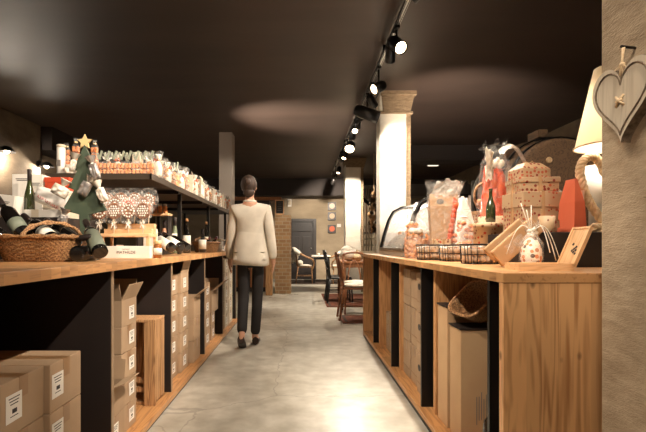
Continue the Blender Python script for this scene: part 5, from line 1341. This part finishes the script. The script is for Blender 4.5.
t = thing('wall_lantern', 'lit lantern on the timber post beside the walking person', 'lantern', (-.62, 9.05, lq.z - .13))
obj('glass', G().lathe([(.055, 0), (.07, .02), (.07, .2), (.05, .22)], n=16), mat('lit lantern glass', (255, 236, 205), .4, emit=(255, 214, 160), es=2.0), t); obj('cap', G().lathe([(.075, .22), (.04, .27), (.01, .29)], n=16), M['wire'], t); obj('base', G().lathe([(.075, -.02), (.075, 0), (.05, 0)], n=16), M['wire'], t); obj('bracket', G().tube([(0, .01, .29), (0, .04, .33), (-.01, .09, .30)], .01, 6), M['wire'], t)
t = thing('wall_sconce', 'small pale fitting high on the back wall left of the door', 'wall light', (P(289.5, 200, 13.55).x, 13.55, P(0, 200, 13.5).z - .08)); obj('plate', G().b2((-.06, -.0, -.12), (.06, .05, .12), .006), M['whitecard'], t); obj('head', G().b2((-.05, -.05, -.06), (.05, 0, .08), .01), M['card_pale'], t)
# staircase between the pillars
t = thing('spiral_stair', 'pale baluster stair with dark handrail between the two pillars', 'staircase', (0, 0, 0))
SY = 10.6
for x in (363.5, 366.5, 369, 371.5, 374.5, 377): 
    a, b = P(x, 250, SY), P(x, 186, SY); obj('baluster', G().cone((a.x, SY, .9), (b.x, SY, b.z), .02, n=8), M['card_pale'], t)
a, b = P(361, 197, SY - .1), P(385, 218, SY - .1); obj('handrail', G().tube([a, b], .04, 8), M['black'], t)
for i, yy in enumerate((227, 233, 239, 245)):
    p = P(369, yy, SY + .3); obj('tread', G().b2((p.x - .3, SY + .05, p.z - .02), (p.x + .45, SY + .5, p.z + .02), .004), M['greypost'] if i % 2 else M['card_pale'], t)
for sx in (-.28, .43): obj('newel', G().b2((P(369, 0, SY + .3).x + sx - .03, SY + .25, 0), (P(369, 0, SY + .3).x + sx + .03, SY + .31, 2.5)), M['greypost'], t)
obj('landing', G().b2((P(369, 0, SY + .3).x - .34, SY - .1, 2.48), (P(369, 0, SY + .3).x + .6, SY + .6, 2.62), .01), M['dark'], t)
gx = P(374, 0, 9.3)
t = thing('dried_garland', 'dried hop garland hanging at the left edge of the plaster pillar', 'garland', (gx.x, 9.3, 0)); g = G(); g2 = G(); rr = random.Random(8)
zt, zb_ = P(0, 193, 9.3).z, P(0, 233, 9.3).z
for k in range(90):
    f = rr.random(); w = .05 + .06 * math.sin(PI * f); (g if rr.random() < .6 else g2).ball((rr.uniform(-w, w), rr.uniform(-w, w), zt + (zb_ - zt) * f), (.035, .03, .045), 7, 5, .4, k)
obj('hops', g, M['kraft'], t); obj('leaves', g2, mat('dried leaves', (72, 56, 36), .8), t); obj('cord', G().cone((0, 0, zb_), (0, 0, 2.98), .008, n=6), M['rope'], t)

# ======================================================================= the walking person
def skin_mesh(name, V, E, root, sub=2):
    names = list(V); idx = {n: i for i, n in enumerate(names)}
    me = bpy.data.meshes.new(name); me.from_pydata([V[n][0] for n in names], [(idx[a], idx[b]) for a, b in E], [])
    o = bpy.data.objects.new(name, me); COL.objects.link(o)
    o.modifiers.new('s', 'SKIN'); sv = me.skin_vertices[0] if me.skin_vertices else None
    if sv is None: bpy.context.view_layer.update(); sv = me.skin_vertices[0]
    for n in names:
        r = V[n][1]; sv.data[idx[n]].radius = (r, r) if not isinstance(r, tuple) else r; sv.data[idx[n]].use_root = (n == root)
    o.modifiers[0].use_smooth_shade = True
    ss = o.modifiers.new('d', 'SUBSURF'); ss.levels = sub; ss.render_levels = sub
    bpy.context.view_layer.update()
    m2 = bpy.data.meshes.new_from_object(o.evaluated_get(bpy.context.evaluated_depsgraph_get())); m2.name = name
    bpy.data.objects.remove(o); bpy.data.meshes.remove(me)
    for f in m2.polygons: f.use_smooth = True
    return m2
px, py_ = -.525, 4.62
person = thing('person', 'person walking away down the aisle in an off white shirt and black trousers', 'person', (px, py_, 0))
RF, LF = (.045, .09), (-.075, -.16)      # right foot ahead and planted, left foot trailing
B = {'pelvis': ((0, 0, .95), (.115, .085)), 'waist': ((0, .0, 1.08), (.125, .09)), 'chest': ((0, .01, 1.28), (.15, .105)), 'shoulders': ((0, .0, 1.43), (.11, .075)),
     'neck': ((-.01, .005, 1.51), .052), 'nape': ((-.015, .012, 1.57), .052), 'skull': ((-.02, .02, 1.655), (.077, .092)), 'crown': ((-.022, .018, 1.73), (.06, .07))}
E = [('pelvis', 'waist'), ('waist', 'chest'), ('chest', 'shoulders'), ('shoulders', 'neck'), ('neck', 'nape'), ('nape', 'skull'), ('skull', 'crown')]
legs = {'R': [(.085, .01, .88, .07), (.07, .07, .50, .058), (.065, .06, .36, .055), (RF[0], .055, .09, .038), (RF[0], .03, .05, .036), (RF[0] + .015, .2, .03, .03)],
        'L': [(-.085, -.01, .88, .07), (-.085, .02, .50, .058), (-.085, -.05, .37, .055), (LF[0], -.2, .15, .038), (LF[0], -.245, .11, .034), (LF[0] - .01, -.09, .03, .03)]}
arms = {'R': [(.185, 0, 1.415, .058), (.23, -.03, 1.15, .043), (.25, -.01, 1.02, .038), (.262, .03, .90, .027), (.264, .045, .855, .03)],
        'L': [(-.185, 0, 1.415, .058), (-.23, .01, 1.15, .043), (-.25, .04, 1.02, .038), (-.26, .09, .90, .027), (-.262, .11, .855, .03)]}
for s in 'RL':
    pv = 'pelvis'
    for i, (x, y, z, r) in enumerate(legs[s]):
        n = 'leg%s%d' % (s, i); B[n] = ((x, y, z), r); E.append((pv, n)); pv = n
    pv = 'shoulders'
    for i, (x, y, z, r) in enumerate(arms[s]):
        n = 'arm%s%d' % (s, i); B[n] = ((x, y, z), r); E.append((pv, n)); pv = n
    hx, hy, hz, _ = arms[s][-1]; sg = 1 if s == 'R' else -1
    for q, (dy, ln) in enumerate(((.028, .07), (.010, .08), (-.009, .075), (-.027, .058))):
        a, b, c_ = 'f%s%da' % (s, q), 'f%s%db' % (s, q), 'f%s%dc' % (s, q)
        B[a] = ((hx, hy + dy, hz - .035), .0095); B[b] = ((hx - sg * .006, hy + dy + .004, hz - .035 - ln * .5), .0085); B[c_] = ((hx - sg * .02, hy + dy + .006, hz - .035 - ln * .92), .0075)
        E += [(pv, a), (a, b), (b, c_)]
    a, b = 't%sa' % s, 't%sb' % s
    B[a] = ((hx - sg * .012, hy + .045, hz - .015), .0105); B[b] = ((hx - sg * .02, hy + .06, hz - .055), .009); E += [(arms and 'arm%s3' % s, a), (a, b)]
obj('body', skin_mesh('body', B, E, 'pelvis'), M['skin'], person)
person.scale = (.9, .95, 1.0)
# facial features (the face looks down the aisle)
g = G().ball((-.02, .118, 1.655), (.012, .018, .022), 8, 6)
for sx in (-1, 1): g.ball((-.02 + sx * .079, .015, 1.655), (.010, .02, .03), 8, 6)
obj('nose_and_ears', g, M['skin'], person)
g = G()
for sx in (-1, 1): g.ball((-.02 + sx * .031, .101, 1.675), (.012, .008, .007), 8, 6)
obj('eyes', g, M['icing'], person); obj('mouth', G().ball((-.02, .104, 1.612), (.022, .007, .006), 10, 6), M['redpaper'], person)
# short brown hair over the back and top of the head
g = G().ball((-.02, -.012, 1.685), (.093, .103, .100), 28, 18, .04, 3)
g.ball((-.018, -.045, 1.60), (.066, .05, .055), 18, 10, .05, 2).ball((-.02, -.112, 1.70), (.038, .03, .036), 14, 9, .1, 1)
obj('hair', g, M['hair'], person)
S = {'hip': ((0, 0, .98), (.18, .135)), 'waist': ((0, 0, 1.06), (.185, .13)), 'chest': ((0, .008, 1.28), (.178, .13)), 'shoulders': ((0, 0, 1.425), (.14, .09)), 'collar': ((-.01, .004, 1.49), (.068, .066))}
E2 = [('hip', 'waist'), ('waist', 'chest'), ('chest', 'shoulders'), ('shoulders', 'collar')]
for s in 'RL':
    pv = 'shoulders'
    for i, (x, y, z, r) in enumerate(arms[s][:4]):
        n = s + str(i); S[n] = ((x, y, z), r + .02 if i < 3 else .046); E2.append((pv, n)); pv = n
obj('shirt', skin_mesh('shirt', S, E2, 'waist'), M['shirt'], person)
rs = []
def se(v): return math.copysign(abs(v) ** .8, v)
for z, rx_, ry_ in ((1.18, .165, .122), (1.06, .19, .142), (.97, .205, .154), (.90, .212, .158), (.84, .214, .16)):
    rs.append([Vector((rx_ * se(math.cos(a)) * (1 + .015 * math.sin(9 * a) * (1.2 - z) * 3), ry_ * se(math.sin(a)) * (1 + .015 * math.cos(7 * a) * (1.2 - z) * 3), z + .008 * math.sin(2 * a))) for a in [2 * PI * k / 40 for k in range(40)]])
rs += [[Vector((p.x * .96, p.y * .96, p.z)) for p in r] for r in reversed(rs[2:])]
obj('shirt_tail', G().rings(rs, False), M['shirt'], person)
obj('shirt_collar', G().tube([(-.01 + .068 * math.cos(2 * PI * k / 20), .004 + .064 * math.sin(2 * PI * k / 20), 1.505) for k in range(20)], .014, 8, True), M['shirt'], person)
T = {'hips': ((0, 0, .93), (.115, .085))}; E3 = []
for s in 'RL':
    pv = 'hips'
    for i, (x, y, z, r) in enumerate(legs[s][:4]):
        n = s + str(i); T[n] = ((x, y, z), r + (.012 if i < 3 else .022)); E3.append((pv, n)); pv = n
obj('trousers', skin_mesh('trousers', T, E3, 'hips'), M['trouser'], person)
for s, (fx, fy, fz, tilt) in {'R': (RF[0] + .008, .0, .0, 0), 'L': (LF[0] - .005, -.275, .075, .5)}.items():
    g = G(); rs = []
    for i in range(9):
        f = i / 8; w = .036 + .012 * math.sin(PI * min(1, f * 1.15)) - (.016 if f > .95 else 0); hgt = .085 - .045 * min(1, f * 1.5) if f < .99 else .03
        rs.append([Vector((w * math.cos(a), .27 * f, hgt * .5 + hgt * .5 * math.sin(a))) for a in [2 * PI * k / 14 for k in range(14)]])
    g.rings(rs); obj('shoe', g, M['shoe'], person, (fx, fy, fz), (-tilt, 0, 0))

# ======================================================================= camera
cd = bpy.data.cameras.new('camera'); cd.sensor_width = 36.0; cd.lens = F / 646.0 * 36.0
cd.shift_x = (323.0 - VX) / 646.0; cd.shift_y = (VY - 216.0) / 646.0; cd.clip_start = .05; cd.clip_end = 60
cam = link(bpy.data.objects.new('camera', cd)); cam.location = (0, 0, H); cam.rotation_euler = (PI / 2, 0, 0)
SC.camera = cam
SC.view_settings.view_transform = 'Standard'; SC.view_settings.look = 'None'; SC.view_settings.gamma = 1.0; SC.view_settings.exposure = 0.6
try: SC.view_settings.use_curve_mapping = False
except Exception: pass
SC.cycles.use_denoising = True; SC.cycles.max_bounces = 8; SC.cycles.transparent_max_bounces = 24; SC.cycles.sample_clamp_indirect = 4.0; SC.cycles.caustics_reflective = False; SC.cycles.caustics_refractive = False
